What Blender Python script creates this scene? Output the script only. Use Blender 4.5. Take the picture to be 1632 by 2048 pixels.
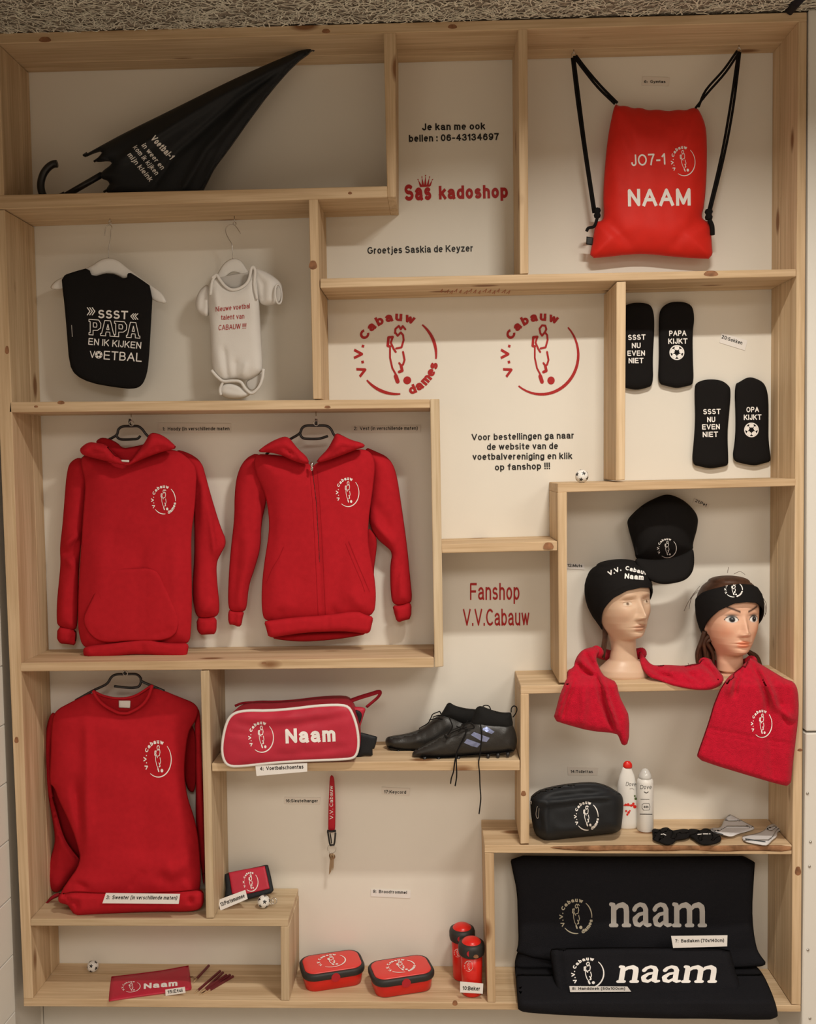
import bpy, bmesh, math, random
import numpy as np
from mathutils import Vector, Matrix, geometry
from mathutils.bvhtree import BVHTree

for o in list(bpy.data.objects): bpy.data.objects.remove(o)
C = bpy.context.scene.collection
scene = bpy.context.scene
random.seed(7); rng = np.random.default_rng(7)

# ------------------------------------------------------------------ camera
F = 1961.5
CAM = np.array([0.1006, -2.6834, 1.5162])
def _rot(a, b, c):
    ca, sa, cb, sb, cc, sc = math.cos(a), math.sin(a), math.cos(b), math.sin(b), math.cos(c), math.sin(c)
    return (np.array([[ca, -sa, 0], [sa, ca, 0], [0, 0, 1]]) @ np.array([[1, 0, 0], [0, cb, -sb], [0, sb, cb]])
            @ np.array([[cc, 0, sc], [0, 1, 0], [-sc, 0, cc]]))
RC = _rot(*[math.radians(v) for v in (1.6852, -2.9307, 0.9132)])
cd = bpy.data.cameras.new('camera'); cam = bpy.data.objects.new('camera', cd); C.objects.link(cam)
cd.sensor_fit = 'HORIZONTAL'; cd.sensor_width = 36; cd.lens = F / 1632 * 36; cd.clip_start = 0.05
M = Matrix.Identity(4)
for i in range(3):
    M[i][0] = RC[i, 0]; M[i][1] = RC[i, 2]; M[i][2] = -RC[i, 1]; M[i][3] = CAM[i]
cam.matrix_world = M
scene.camera = cam

# ------------------------------------------------------------------ light
world = bpy.data.worlds.new('world'); scene.world = world; world.use_nodes = True
world.node_tree.nodes['Background'].inputs[0].default_value = (1.0, 0.86, 0.70, 1)
world.node_tree.nodes['Background'].inputs[1].default_value = 0.12
def area(name, loc, sx, sy, power, col, tgt=None, spread=168):
    l = bpy.data.lights.new(name, 'AREA'); l.shape = 'RECTANGLE'; l.spread = math.radians(spread); l.size = sx; l.size_y = sy; l.energy = power; l.color = col
    o = bpy.data.objects.new(name, l); C.objects.link(o); o.location = loc
    if tgt: o.rotation_euler = (Vector(tgt) - Vector(loc)).to_track_quat('-Z', 'Y').to_euler()
    return o
area('ceiling_lamp_key', (0.60, -1.06, 2.68), 0.30, 0.08, 26, (1.0, 0.93, 0.82), spread=155)
for lx, ly in ((0.1, -3.7), (2.1, -3.2)): area('added_room_fill', (lx, ly, 2.68), 1.2, 1.4, 61, (1.0, 0.90, 0.79))  # added fill lights behind the camera, no lamps known there
scene.view_settings.view_transform = 'Standard'; scene.view_settings.look = 'None'
scene.view_settings.exposure = 0.0; scene.view_settings.gamma = 1; scene.view_settings.use_curve_mapping = False

# ------------------------------------------------------------------ helpers
def rays(px):
    px = np.atleast_2d(np.asarray(px, float))
    d = np.stack([(px[:, 0] - 816) / F, np.ones(len(px)), -(px[:, 1] - 1024) / F], 1)
    return d @ RC.T
def at(px, Y):                       # pixel -> point in the vertical plane y = Y
    d = rays(px); t = (np.asarray(Y) - CAM[1]) / d[:, 1]
    return CAM + d * t[:, None]
def P(x, y, Y): return Vector(at([(x, y)], Y)[0])
def PZ(x, y, z):                     # pixel -> point in the horizontal plane z
    d = rays([(x, y)])[0]; t = (z - CAM[2]) / d[2]
    return Vector(CAM + d * t)
def cr(ox, oy, s, pts): return [(ox + x / s, oy + y / s) for x, y in pts]

ORG = {}
GEO = {}
def mesh_obj(name, verts, faces, m, parent=None, smooth=True, mats=None, midx=None, org=None):
    verts = np.array([tuple(v) for v in verts], float)
    if parent is not None: og = ORG[parent]
    elif org is not None: og = np.array(org, float)
    else: og = np.array([(verts[:, 0].min() + verts[:, 0].max()) / 2, (verts[:, 1].min() + verts[:, 1].max()) / 2, verts[:, 2].min()])
    me = bpy.data.meshes.new(name)
    me.from_pydata((verts - og).tolist(), [], [tuple(f) for f in faces])
    for mm in (mats or [m]): me.materials.append(mm)
    if midx is not None: me.polygons.foreach_set('material_index', list(midx))
    if smooth: me.polygons.foreach_set('use_smooth', [True] * len(me.polygons))
    me.update()
    o = bpy.data.objects.new(name, me); C.objects.link(o)
    if parent is not None: o.parent = parent
    else: o.location = og
    ORG[o] = og; GEO[o] = (verts, [tuple(f) for f in faces])
    return o
def thing(name, label, cat, loc, group=None):
    o = bpy.data.objects.new(name, None); C.objects.link(o); o.location = tuple(loc); o.empty_display_size = 0.05
    ORG[o] = np.array(tuple(loc), float); o['label'] = label; o['category'] = cat
    if group: o['group'] = group
    return o
def tag(o, label, cat, group=None):
    o['label'] = label; o['category'] = cat
    if group: o['group'] = group
    return o
def struct(o): o['kind'] = 'structure'; return o
class G:                             # geometry bucket
    def __init__(s): s.v = []; s.f = []; s.mi = []
    def add(s, v, f, mi=0):
        n = len(s.v); s.v += [tuple(q) for q in v]; s.f += [tuple(i + n for i in q) for q in f]; s.mi += [mi] * len(f); return s
def put(name, g, m, parent=None, smooth=True, mats=None): return mesh_obj(name, g.v, g.f, m, parent, smooth, mats, g.mi if mats else None)
def tube(pts, r, n=8, closed=False, flat=1.0):
    pts = [Vector(p) for p in pts]; N = len(pts)
    rr = r if hasattr(r, '__len__') else [r] * N
    v = []; f = []; up = None
    for i, p in enumerate(pts):
        a = pts[(i - 1) % N] if (closed or i > 0) else p; b = pts[(i + 1) % N] if (closed or i < N - 1) else p
        t = (b - a).normalized()
        if up is None: up = t.orthogonal().normalized()
        up = (up - t * up.dot(t)).normalized(); sd = t.cross(up)
        for k in range(n):
            an = 2 * math.pi * k / n
            v.append(p + (up * math.cos(an) * flat + sd * math.sin(an)) * rr[i])
    for i in range(N if closed else N - 1):
        j = (i + 1) % N
        for k in range(n): f.append((i * n + k, i * n + (k + 1) % n, j * n + (k + 1) % n, j * n + k))
    if not closed: f.append(tuple(range(n - 1, -1, -1))); f.append(tuple((N - 1) * n + k for k in range(n)))
    return v, f
def curve(pts, k=6):                 # catmull-rom
    pts = [Vector(p) for p in pts]; out = []
    q = [pts[0] * 2 - pts[1]] + pts + [pts[-1] * 2 - pts[-2]]
    for i in range(1, len(q) - 2):
        for j in range(k):
            t = j / k; a, b, c, d = q[i - 1], q[i], q[i + 1], q[i + 2]
            out.append(0.5 * ((2 * b) + (c - a) * t + (2 * a - 5 * b + 4 * c - d) * t * t + (3 * b - a - 3 * c + d) * t ** 3))
    out.append(pts[-1]); return out
def lathe(prof, c, n=32, sy=1.0):
    v = []; f = []
    for r, z in prof:
        for k in range(n):
            a = 2 * math.pi * k / n; v.append((c[0] + r * math.cos(a), c[1] + r * sy * math.sin(a), c[2] + z))
    for i in range(len(prof) - 1):
        for k in range(n): f.append((i * n + k, i * n + (k + 1) % n, (i + 1) * n + (k + 1) % n, (i + 1) * n + k))
    f.append(tuple(range(n - 1, -1, -1))); f.append(tuple((len(prof) - 1) * n + k for k in range(n)))
    return v, f
def loft(loops, cap=True):
    n = len(loops[0]); v = [p for l in loops for p in l]; f = []
    for i in range(len(loops) - 1):
        for k in range(n): f.append((i * n + k, i * n + (k + 1) % n, (i + 1) * n + (k + 1) % n, (i + 1) * n + k))
    if cap: f.append(tuple(range(n - 1, -1, -1))); f.append(tuple((len(loops) - 1) * n + k for k in range(n)))
    return v, f
def quadbox(q, y0, y1, bev=0.0012):  # world quad [(x,z)*4] extruded in y with chamfered edges
    bm = bmesh.new()
    a = [bm.verts.new((x, y0, z)) for x, z in q]; b = [bm.verts.new((x, y1, z)) for x, z in q]
    bm.faces.new(a); bm.faces.new(b[::-1])
    for i in range(4): bm.faces.new((a[(i + 1) % 4], a[i], b[i], b[(i + 1) % 4]))
    bmesh.ops.recalc_face_normals(bm, faces=bm.faces)
    if bev: bmesh.ops.bevel(bm, geom=list(bm.edges), offset=bev, segments=1, affect='EDGES')
    bm.verts.index_update()
    v = [tuple(x.co) for x in bm.verts]; f = [[x.index for x in y.verts] for y in bm.faces]; bm.free()
    return v, f
def box(x0, x1, y0, y1, z0, z1, bev=0.0): return quadbox([(x0, z0), (x1, z0), (x1, z1), (x0, z1)], y0, y1, bev)

# ------------------------------------------------------------------ materials
def nmat(name, rough=0.8, spec=0.3):
    m = bpy.data.materials.new(name); m.use_nodes = True
    b = m.node_tree.nodes['Principled BSDF']; b.inputs['Roughness'].default_value = rough
    b.inputs['Specular IOR Level'].default_value = spec
    return m, m.node_tree, b
def lin(c): return tuple(((x / 255 + 0.055) / 1.055) ** 2.4 if x > 10 else x / 255 / 12.92 for x in c)
def mat(name, rgb, rough=0.8, spec=0.3, bump=0.0, bscale=300, var=0.0, vscale=20, metal=0, sheen=0, bdist=0.001, trans=0):
    m, nt, b = nmat(name, rough, spec); N = nt.nodes; L = nt.links
    b.inputs['Base Color'].default_value = (*rgb, 1); b.inputs['Metallic'].default_value = metal
    if sheen: b.inputs['Sheen Weight'].default_value = sheen; b.inputs['Sheen Roughness'].default_value = 0.5
    if trans: b.inputs['Transmission Weight'].default_value = trans
    if var or bump: tc = N.new('ShaderNodeTexCoord')
    if var:
        n = N.new('ShaderNodeTexNoise'); n.inputs['Scale'].default_value = vscale; n.inputs['Detail'].default_value = 4; L.new(tc.outputs['Object'], n.inputs['Vector'])
        r = N.new('ShaderNodeValToRGB'); r.color_ramp.elements[0].position = 0.3; r.color_ramp.elements[1].position = 0.7
        r.color_ramp.elements[0].color = (*[c * (1 - var) for c in rgb], 1); r.color_ramp.elements[1].color = (*[min(1, c * (1 + var)) for c in rgb], 1)
        L.new(n.outputs['Fac'], r.inputs['Fac']); L.new(r.outputs['Color'], b.inputs['Base Color'])
    if bump:
        n = N.new('ShaderNodeTexNoise'); n.inputs['Scale'].default_value = bscale; n.inputs['Detail'].default_value = 2; L.new(tc.outputs['Object'], n.inputs['Vector'])
        bp = N.new('ShaderNodeBump'); bp.inputs['Strength'].default_value = bump; bp.inputs['Distance'].default_value = bdist
        L.new(n.outputs['Fac'], bp.inputs['Height']); L.new(bp.outputs['Normal'], b.inputs['Normal'])
    return m
def wood(name, axis, tint=(1, 1, 1)):
    m, nt, b = nmat(name, 0.62, 0.25); N = nt.nodes; L = nt.links
    tc = N.new('ShaderNodeTexCoord'); oi = N.new('ShaderNodeObjectInfo')
    mu = N.new('ShaderNodeMath'); mu.operation = 'MULTIPLY'; mu.inputs[1].default_value = 37.0; L.new(oi.outputs['Random'], mu.inputs[0])
    ad = N.new('ShaderNodeVectorMath'); ad.operation = 'ADD'; L.new(tc.outputs['Object'], ad.inputs[0]); L.new(mu.outputs[0], ad.inputs[1])
    def mp(sc):
        p = N.new('ShaderNodeMapping'); s = [sc[1]] * 3; s[axis] = sc[0]; p.inputs['Scale'].default_value = s
        L.new(ad.outputs[0], p.inputs['Vector']); return p
    def noise(sc, det=5, dist=0.4):
        n = N.new('ShaderNodeTexNoise'); n.inputs['Scale'].default_value = 1; n.inputs['Detail'].default_value = det; n.inputs['Distortion'].default_value = dist
        L.new(mp(sc).outputs[0], n.inputs['Vector']); return n
    t = lambda c: (c[0] * tint[0], c[1] * tint[1], c[2] * tint[2], 1)
    n1 = noise((1.3, 26)); n2 = noise((5, 140), 3, 0.1)
    r1 = N.new('ShaderNodeValToRGB'); L.new(n1.outputs['Fac'], r1.inputs['Fac']); e = r1.color_ramp.elements
    e[0].position = 0.30; e[0].color = t((0.53, 0.37, 0.22)); e[1].position = 0.66; e[1].color = t((0.72, 0.55, 0.36))
    r2 = N.new('ShaderNodeValToRGB'); L.new(n2.outputs['Fac'], r2.inputs['Fac']); e = r2.color_ramp.elements
    e[0].position = 0.35; e[0].color = (0.86, 0.83, 0.78, 1); e[1].position = 0.6; e[1].color = (1, 1, 1, 1)
    mx = N.new('ShaderNodeMix'); mx.data_type = 'RGBA'; mx.blend_type = 'MULTIPLY'; mx.inputs[0].default_value = 1
    L.new(r1.outputs[0], mx.inputs[6]); L.new(r2.outputs[0], mx.inputs[7])
    vo = N.new('ShaderNodeTexVoronoi'); vo.inputs['Scale'].default_value = 1; vo.inputs['Randomness'].default_value = 1
    L.new(mp((3.4, 8.5)).outputs[0], vo.inputs['Vector'])
    r3 = N.new('ShaderNodeValToRGB'); L.new(vo.outputs['Distance'], r3.inputs['Fac']); e = r3.color_ramp.elements
    e[0].position = 0.08; e[0].color = (1, 1, 1, 1); e[1].position = 0.15; e[1].color = (0, 0, 0, 1)
    mk = N.new('ShaderNodeMix'); mk.data_type = 'RGBA'; L.new(r3.outputs[0], mk.inputs[0]); L.new(mx.outputs[2], mk.inputs[6]); mk.inputs[7].default_value = t((0.24, 0.115, 0.05))
    L.new(mk.outputs[2], b.inputs['Base Color'])
    bp = N.new('ShaderNodeBump'); bp.inputs['Strength'].default_value = 0.3; bp.inputs['Distance'].default_value = 0.0008
    L.new(n2.outputs['Fac'], bp.inputs['Height']); L.new(bp.outputs['Normal'], b.inputs['Normal'])
    return m
WH = wood('pine_grain_across', 0); WV = wood('pine_grain_upright', 2)
WH2 = wood('pine_grey_across', 0, (0.93, 0.97, 1.0)); WV2 = wood('pine_grey_upright', 2, (0.92, 0.97, 1.02))
WALL = mat('painted_panel', (0.80, 0.77, 0.70), 0.75, 0.2, 0.15, 90, 0.015, 3)
WALLG = mat('painted_white_board', (0.74, 0.72, 0.67), 0.6, 0.3, 0.1, 60)
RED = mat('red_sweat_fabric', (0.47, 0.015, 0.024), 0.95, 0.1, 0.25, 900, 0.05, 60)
RED2 = mat('red_lining_and_shade', (0.36, 0.010, 0.016), 0.95, 0.1, 0.25, 900, 0.05, 60)  # darker red for linings, also the painted shade under the sweater's arms
BRED = mat('scarlet_nylon', (0.72, 0.022, 0.014), 0.6, 0.3, 0.15, 700, 0.04, 30)
CRED = mat('crimson_nylon', (0.50, 0.022, 0.050), 0.5, 0.35, 0.2, 500, 0.06, 25)
DRED = mat('dark_red_cloth', (0.30, 0.010, 0.022), 0.7, 0.2)
TRED = mat('crimson_terry', (0.53, 0.010, 0.032), 1.0, 0.05, 0.9, 420, 0.10, 90, sheen=0.08, bdist=0.003)
BLK = mat('black_cotton', (0.012, 0.011, 0.011), 0.95, 0.1, 0.3, 800)
BLK2 = mat('black_terry', (0.013, 0.013, 0.016), 1.0, 0.1, 0.8, 400, bdist=0.002)
NAVY = mat('black_nylon', (0.012, 0.014, 0.017), 0.6, 0.3, 0.25, 500)
PLB = mat('black_plastic', (0.012, 0.012, 0.013), 0.35, 0.5)
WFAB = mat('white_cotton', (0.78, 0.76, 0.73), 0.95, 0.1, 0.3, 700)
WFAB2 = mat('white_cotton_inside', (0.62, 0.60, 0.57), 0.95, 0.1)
VIN = mat('white_vinyl_print', (0.90, 0.88, 0.86), 0.5, 0.3)
GVIN = mat('silver_grey_print', (0.46, 0.44, 0.42), 0.5, 0.3)
RVIN = mat('red_vinyl_lettering', (0.42, 0.014, 0.014), 0.5, 0.3)
KVIN = mat('black_vinyl_lettering', (0.015, 0.014, 0.013), 0.5, 0.3)
PAPER = mat('label_paper', (0.84, 0.82, 0.80), 0.5, 0.3)
PAPW = mat('label_paper_ivory', (0.76, 0.71, 0.64), 0.5, 0.3)
STEEL = mat('steel', (0.55, 0.53, 0.50), 0.25, 0.5, metal=1)
BRASS = mat('dull_key_metal', (0.45, 0.33, 0.22), 0.4, 0.5, metal=1)
WPL = mat('white_plastic', (0.80, 0.79, 0.76), 0.35, 0.5)
RPL = mat('red_plastic', (0.70, 0.018, 0.012), 0.3, 0.5)
RPL2 = mat('red_plastic_lid', (0.74, 0.05, 0.045), 0.35, 0.5)
DPL = mat('dark_red_clip', (0.45, 0.01, 0.02), 0.35, 0.5)
GPL = mat('dark_grey_rim', (0.025, 0.024, 0.023), 0.5, 0.4)
BOOT = mat('black_boot_skin', (0.022, 0.021, 0.020), 0.42, 0.5, 0.5, 350)
KNIT = mat('black_boot_knit', (0.012, 0.012, 0.012), 0.9, 0.2, 0.4, 600)
FOIL = mat('blue_silver_foil', (0.30, 0.36, 0.62), 0.22, 0.6, metal=0.7)
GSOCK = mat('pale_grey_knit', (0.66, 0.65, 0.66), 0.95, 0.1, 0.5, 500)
HAIR = mat('brown_hair', (0.060, 0.024, 0.012), 0.5, 0.4, 0.5, 200, 0.4, 60)
STRAND = mat('wood_wool_strand', (0.86, 0.81, 0.71), 0.95, 0.1, 0, 1, 0.25, 40)
CEILB = mat('wood_wool_board', (0.34, 0.30, 0.25), 1.0, 0.05, 1.0, 120, 0.5, 90, bdist=0.006)
DIM = mat('far_room_wall', (0.42, 0.38, 0.33), 0.9, 0.1)
FLOORM = mat('grey_floor_tile', (0.44, 0.38, 0.32), 0.6, 0.2, 0, 1, 0.1, 3)
BARK = mat('bark_edge', (0.30, 0.155, 0.08), 0.95, 0.1, 0.8, 60, 0.5, 25, bdist=0.003)

# ------------------------------------------------------------------ flat drawing kit (2-D triangles)
def _a(cx, cy, rx, ry, a0, a1, n=9):
    return [(cx + rx * math.cos(math.radians(a0 + (a1 - a0) * i / n)), cy + ry * math.sin(math.radians(a0 + (a1 - a0) * i / n))) for i in range(n + 1)]
_o = lambda: _a(.22, .36, .22, .36, 0, 360, 16)
GL = {
 'A': [[(0, 0), (.36, 1), (.72, 0)], [(.13, .34), (.59, .34)]], 'B': [[(0, 0), (0, 1), (.3, 1)] + _a(.32, .76, .2, .24, 90, -90) + [(0, .52)], [(.3, .52)] + _a(.34, .26, .24, .26, 90, -90) + [(0, 0)]],
 'C': [_a(.35, .5, .35, .5, 42, 318, 14)], 'D': [[(0, 0), (0, 1), (.26, 1)] + _a(.28, .5, .36, .5, 90, -90) + [(0, 0)]],
 'E': [[(.54, 1), (0, 1), (0, 0), (.56, 0)], [(0, .52), (.5, .52)]], 'F': [[(.52, 1), (0, 1), (0, 0)], [(0, .5), (.45, .5)]],
 'G': [_a(.36, .5, .36, .5, 42, 340, 14) + [(.7, .46), (.4, .46)]], 'H': [[(0, 0), (0, 1)], [(.58, 0), (.58, 1)], [(0, .52), (.58, .52)]], 'I': [[(0, 0), (0, 1)]],
 'J': [[(.38, 1), (.38, .25)] + _a(.19, .25, .19, .25, 0, -175)], 'K': [[(0, 0), (0, 1)], [(.56, 1), (0, .36)], [(.2, .58), (.6, 0)]], 'L': [[(0, 1), (0, 0), (.5, 0)]],
 'M': [[(0, 0), (0, 1), (.36, .06), (.72, 1), (.72, 0)]], 'N': [[(0, 0), (0, 1), (.58, 0), (.58, 1)]], 'O': [_a(.37, .5, .37, .5, 0, 360, 20)],
 'P': [[(0, 0), (0, 1), (.32, 1)] + _a(.34, .73, .23, .27, 90, -90) + [(0, .46)]], 'S': [_a(.29, .75, .26, .25, 20, 250) + _a(.29, .26, .29, .26, 75, -165)],
 'T': [[(0, 1), (.62, 1)], [(.31, 1), (.31, 0)]], 'U': [[(0, 1), (0, .28)] + _a(.28, .28, .28, .28, 180, 360) + [(.56, 1)]], 'V': [[(0, 1), (.33, 0), (.66, 1)]],
 'W': [[(0, 1), (.24, 0), (.48, 1), (.72, 0), (.96, 1)]],
 'a': [_a(.21, .50, .2, .22, 155, 0) + [(.41, .12), (.45, 0)], [(.41, .42), (.18, .38)] + _a(.17, .19, .17, .19, 90, 270) + [(.32, .04), (.41, .18)]],
 'b': [[(0, 0), (0, 1)], _o()], 'c': [_a(.22, .36, .22, .36, 42, 318, 12)], 'd': [[(.44, 0), (.44, 1)], _o()], 'e': [[(.02, .38), (.44, .38)] + _a(.22, .36, .22, .36, 8, 318, 14)],
 'f': [[(.1, 0), (.1, .82)] + _a(.24, .84, .14, .16, 180, 80), [(-.04, .7), (.24, .7)]], 'g': [_o(), [(.44, .72), (.44, -.06)] + _a(.22, -.06, .22, .2, 0, -150)],
 'h': [[(0, 0), (0, 1)], _a(.2, .48, .2, .24, 175, 0) + [(.4, 0)]], 'i': [[(0, 0), (0, .66)], [(0, .97), (0, 1)]], 'j': [[(.1, .66), (.1, -.14), (.05, -.24), (-.03, -.25)], [(.1, .97), (.1, 1)]],
 'k': [[(0, 0), (0, 1)], [(.38, .72), (0, .3)], [(.15, .46), (.42, 0)]], 'l': [[(0, 0), (0, 1)]], 'm': [[(0, 0), (0, .72)], _a(.17, .52, .17, .2, 175, 0) + [(.34, 0)], _a(.51, .52, .17, .2, 175, 0) + [(.68, 0)]],
 'n': [[(0, 0), (0, .72)], _a(.2, .48, .2, .24, 175, 0) + [(.4, 0)]], 'o': [_o()], 'p': [[(0, .72), (0, -.27)], _o()], 'r': [[(0, 0), (0, .72)], _a(.19, .5, .19, .2, 175, 75)],
 's': [_a(.2, .54, .18, .18, 20, 245) + _a(.2, .19, .2, .19, 72, -160)], 't': [[(.09, .92), (.09, .14)] + _a(.2, .12, .11, .12, 190, 290), [(-.04, .7), (.22, .7)]],
 'u': [[(0, .72), (0, .24)] + _a(.2, .24, .2, .24, 180, 355), [(.4, .72), (.4, 0)]], 'v': [[(0, .72), (.21, 0), (.42, .72)]], 'w': [[(0, .72), (.17, 0), (.34, .7), (.51, 0), (.68, .72)]],
 'x': [[(0, .72), (.4, 0)], [(.4, .72), (0, 0)]], 'y': [[(0, .72), (.21, .02)], [(.42, .72), (.16, -.18), (.02, -.25)]], 'z': [[(0, .72), (.38, .72), (0, 0), (.4, 0)]],
 '0': [_a(.25, .5, .25, .5, 0, 360, 18)], '1': [[(0, .76), (.2, 1), (.2, 0)]], '2': [_a(.25, .74, .25, .26, 165, -20) + [(0, 0), (.52, 0)]], '3': [_a(.24, .75, .22, .25, 160, -80), _a(.24, .26, .26, .27, 80, -160)],
 '4': [[(.4, 0), (.4, 1), (0, .3), (.56, .3)]], '5': [[(.46, 1), (.08, 1), (.03, .52)] + _a(.24, .31, .26, .31, 125, -160)], '6': [_a(.27, .31, .25, .31, 0, 360, 16), [(.47, .85), (.3, 1), (.12, .88), (.03, .6), (.03, .3)]],
 '7': [[(0, 1), (.5, 1), (.28, .5), (.18, 0)]], '8': [_a(.25, .76, .2, .24, 0, 360, 14), _a(.25, .26, .25, .26, 0, 360, 14)], '9': [_a(.25, .69, .25, .31, 0, 360, 16), [(.05, .12), (.22, 0), (.4, .12), (.49, .4), (.5, .7)]],
 '.': [[(0, 0), (0, .04)]], ',': [[(.03, .04), (0, -.12)]], ':': [[(0, 0), (0, .05)], [(0, .62), (0, .67)]], '-': [[(0, .38), (.26, .38)]], '!': [[(0, .38), (0, 1)], [(0, 0), (0, .04)]],
 '(': [[(.16, 1.05), (.03, .8), (0, .4), (.03, 0), (.16, -.25)]], ')': [[(0, 1.05), (.13, .8), (.16, .4), (.13, 0), (0, -.25)]], '+': [[(0, .4), (.5, .4)], [(.25, .15), (.25, .65)]],
}
_tx = {}
CAPH = 1.0
def glyphs(s, bold=0.0):
    """sans lettering drawn with even strokes; bold widens the stroke"""
    k = (s, bold)
    if k not in _tx:
        w = 0.125 + bold * 3.2; d = D(); x = 0
        for ch in s:
            if ch == ' ': x += .34; continue
            gl = GL[ch]; x0 = min(p[0] for l in gl for p in l); x1 = max(p[0] for l in gl for p in l)
            for l in gl:
                q = [(x + p[0] - x0 + w / 2, w / 2 + p[1] * (1 - w)) for p in l]
                closed = len(q) > 8 and math.hypot(q[0][0] - q[-1][0], q[0][1] - q[-1][1]) < .01
                if closed: q = q[:-1]
                elif not (len(q) > 8 and ch in 'CSGces'):
                    for a, b in ((0, 1), (-1, -2)):
                        dx, dy = q[a][0] - q[b][0], q[a][1] - q[b][1]; L = math.hypot(dx, dy)
                        if L > .05 or len(q) == 2: q[a] = (q[a][0] + dx / L * w / 2, q[a][1] + dy / L * w / 2)
                d.stroke(q, w, closed, caps='j')
            x += x1 - x0 + w + .14 - .2 * bold
        _tx[k] = (np.array(d.v), list(d.f), list(d.l))
    return _tx[k]
class D:                              # drawing in any 2-D frame; every stroke piece has a layer of its own
    def __init__(s): s.v = []; s.f = []; s.l = []; s.n = 0
    def add(s, v, f, l=None):
        n = len(s.v); s.v += [tuple(q) for q in v]; s.f += [tuple(i + n for i in q) for q in f]
        if l is None: s.l += [s.n % 61] * len(v); s.n += 1
        else: s.l += [(k + s.n) % 61 for k in l]; s.n += (max(l) + 1) if len(l) else 0
    def stroke(s, pts, w, closed=False, caps=True):
        pts = [np.array(p, float) for p in pts]; ws = w if hasattr(w, '__len__') else [w] * len(pts)
        seg = list(range(len(pts) if closed else len(pts) - 1))
        for i in seg:
            j = (i + 1) % len(pts); a, b = pts[i], pts[j]; d = b - a; l = np.hypot(*d)
            if l < 1e-9: continue
            n = np.array([-d[1], d[0]]) / l
            s.add([a + n * ws[i] / 2, a - n * ws[i] / 2, b - n * ws[j] / 2, b + n * ws[j] / 2], [(0, 1, 2, 3)])
        if caps:
            for i, (p, q) in enumerate(zip(pts, ws)):
                if caps == 'j' and not closed and i in (0, len(pts) - 1): continue
                s.disc(p, q / 2, 8)
    def disc(s, c, r, n=16): s.add([(c[0] + r * math.cos(2 * math.pi * k / n), c[1] + r * math.sin(2 * math.pi * k / n)) for k in range(n)], [tuple(range(n))])
    def poly(s, pts): s.add(pts, [tuple(range(len(pts)))])
    def mapped(s, fn):
        o = D(); o.v = [fn(*p) for p in s.v]; o.f = list(s.f); o.l = list(s.l); o.n = s.n; return o
    def merge(s, o): s.add(o.v, o.f, o.l); return s
def text(xl, yl, xr, yr, cap, *a): pass
def text(s, xl, yl, xr, yr, cap, bold=0.012, shear=0.0, outline=0):
    """text from (xl,yl) to (xr,yr) along its baseline (image pixels, y down), cap height in px"""
    v, f, l = glyphs(s, bold); x0, x1 = v[:, 0].min(), v[:, 0].max()
    L = math.hypot(xr - xl, yr - yl); ux, uy = (xr - xl) / L, (yr - yl) / L
    def fn(x, y):
        a = (x - x0) / (x1 - x0) * L + shear * y * cap; b = y * cap
        return (xl + ux * a + uy * b, yl + uy * a - ux * b)
    d = D(); d.add([fn(*p) for p in v], f, l)
    return d
def out_letter(d, ch, x0, y0, x1, y1, w, sk):
    """outlined block capital (P or A) in the box, sk = slope"""
    if ch == 'P': rings = [[(0, 0), (.34, 0), (.34, .3), (.7, .32), (.95, .48), (.98, .78), (.8, 1), (0, 1), (0, .86), (.1, .86), (.1, .14), (0, .14)], [(.36, .52), (.62, .52), (.66, .66), (.6, .8), (.36, .8)]]
    else: rings = [[(0, 0), (.36, 0), (.36, .14), (.4, .26), (.64, .26), (.66, .14), (.66, 0), (1, 0), (1, .14), (.92, .14), (.7, 1), (.3, 1), (.08, .14), (0, .14)], [(.43, .42), (.6, .42), (.52, .76)]]
    for r in rings: d.stroke([(x0 + (x1 - x0) * x, y1 + (y0 - y1) * y + sk * (x0 + (x1 - x0) * x)) for x, y in r], w, True)
def arc_text(d, s, start, step_gap, r, h, bold, inward=False, end=None):
    """letters round a circle; angles in degrees, clockwise reading (top) or counter-clockwise (bottom)"""
    items = []; tot = 0
    for ch in s:
        v, f, l = glyphs(ch, bold) if ch != ' ' else (None, None, None)
        w = 0.22 if v is None else (v[:, 0].max() - v[:, 0].min()); items.append((ch, v, f, l, w)); tot += w + step_gap
    tot -= step_gap
    k = abs(end - start) * math.pi / 180 * r / tot; hs = h / CAPH; a = 0
    for ch, v, f, l, w in items:
        if v is not None:
            m = math.radians(start) + (-1 if not inward else 1) * (a + w / 2) * k / r
            x0 = (v[:, 0].min() + v[:, 0].max()) / 2; out = []
            for x, y in v:
                lx = (x - x0) * k; ly = y * hs
                if not inward: R = r + ly; ux, uy = math.sin(m), -math.cos(m)
                else: R = r - ly; ux, uy = -math.sin(m), math.cos(m)
                out.append((R * math.cos(m) + ux * lx, R * math.sin(m) + uy * lx))
            d.add(out, f, l)
        a += w + step_gap
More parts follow.
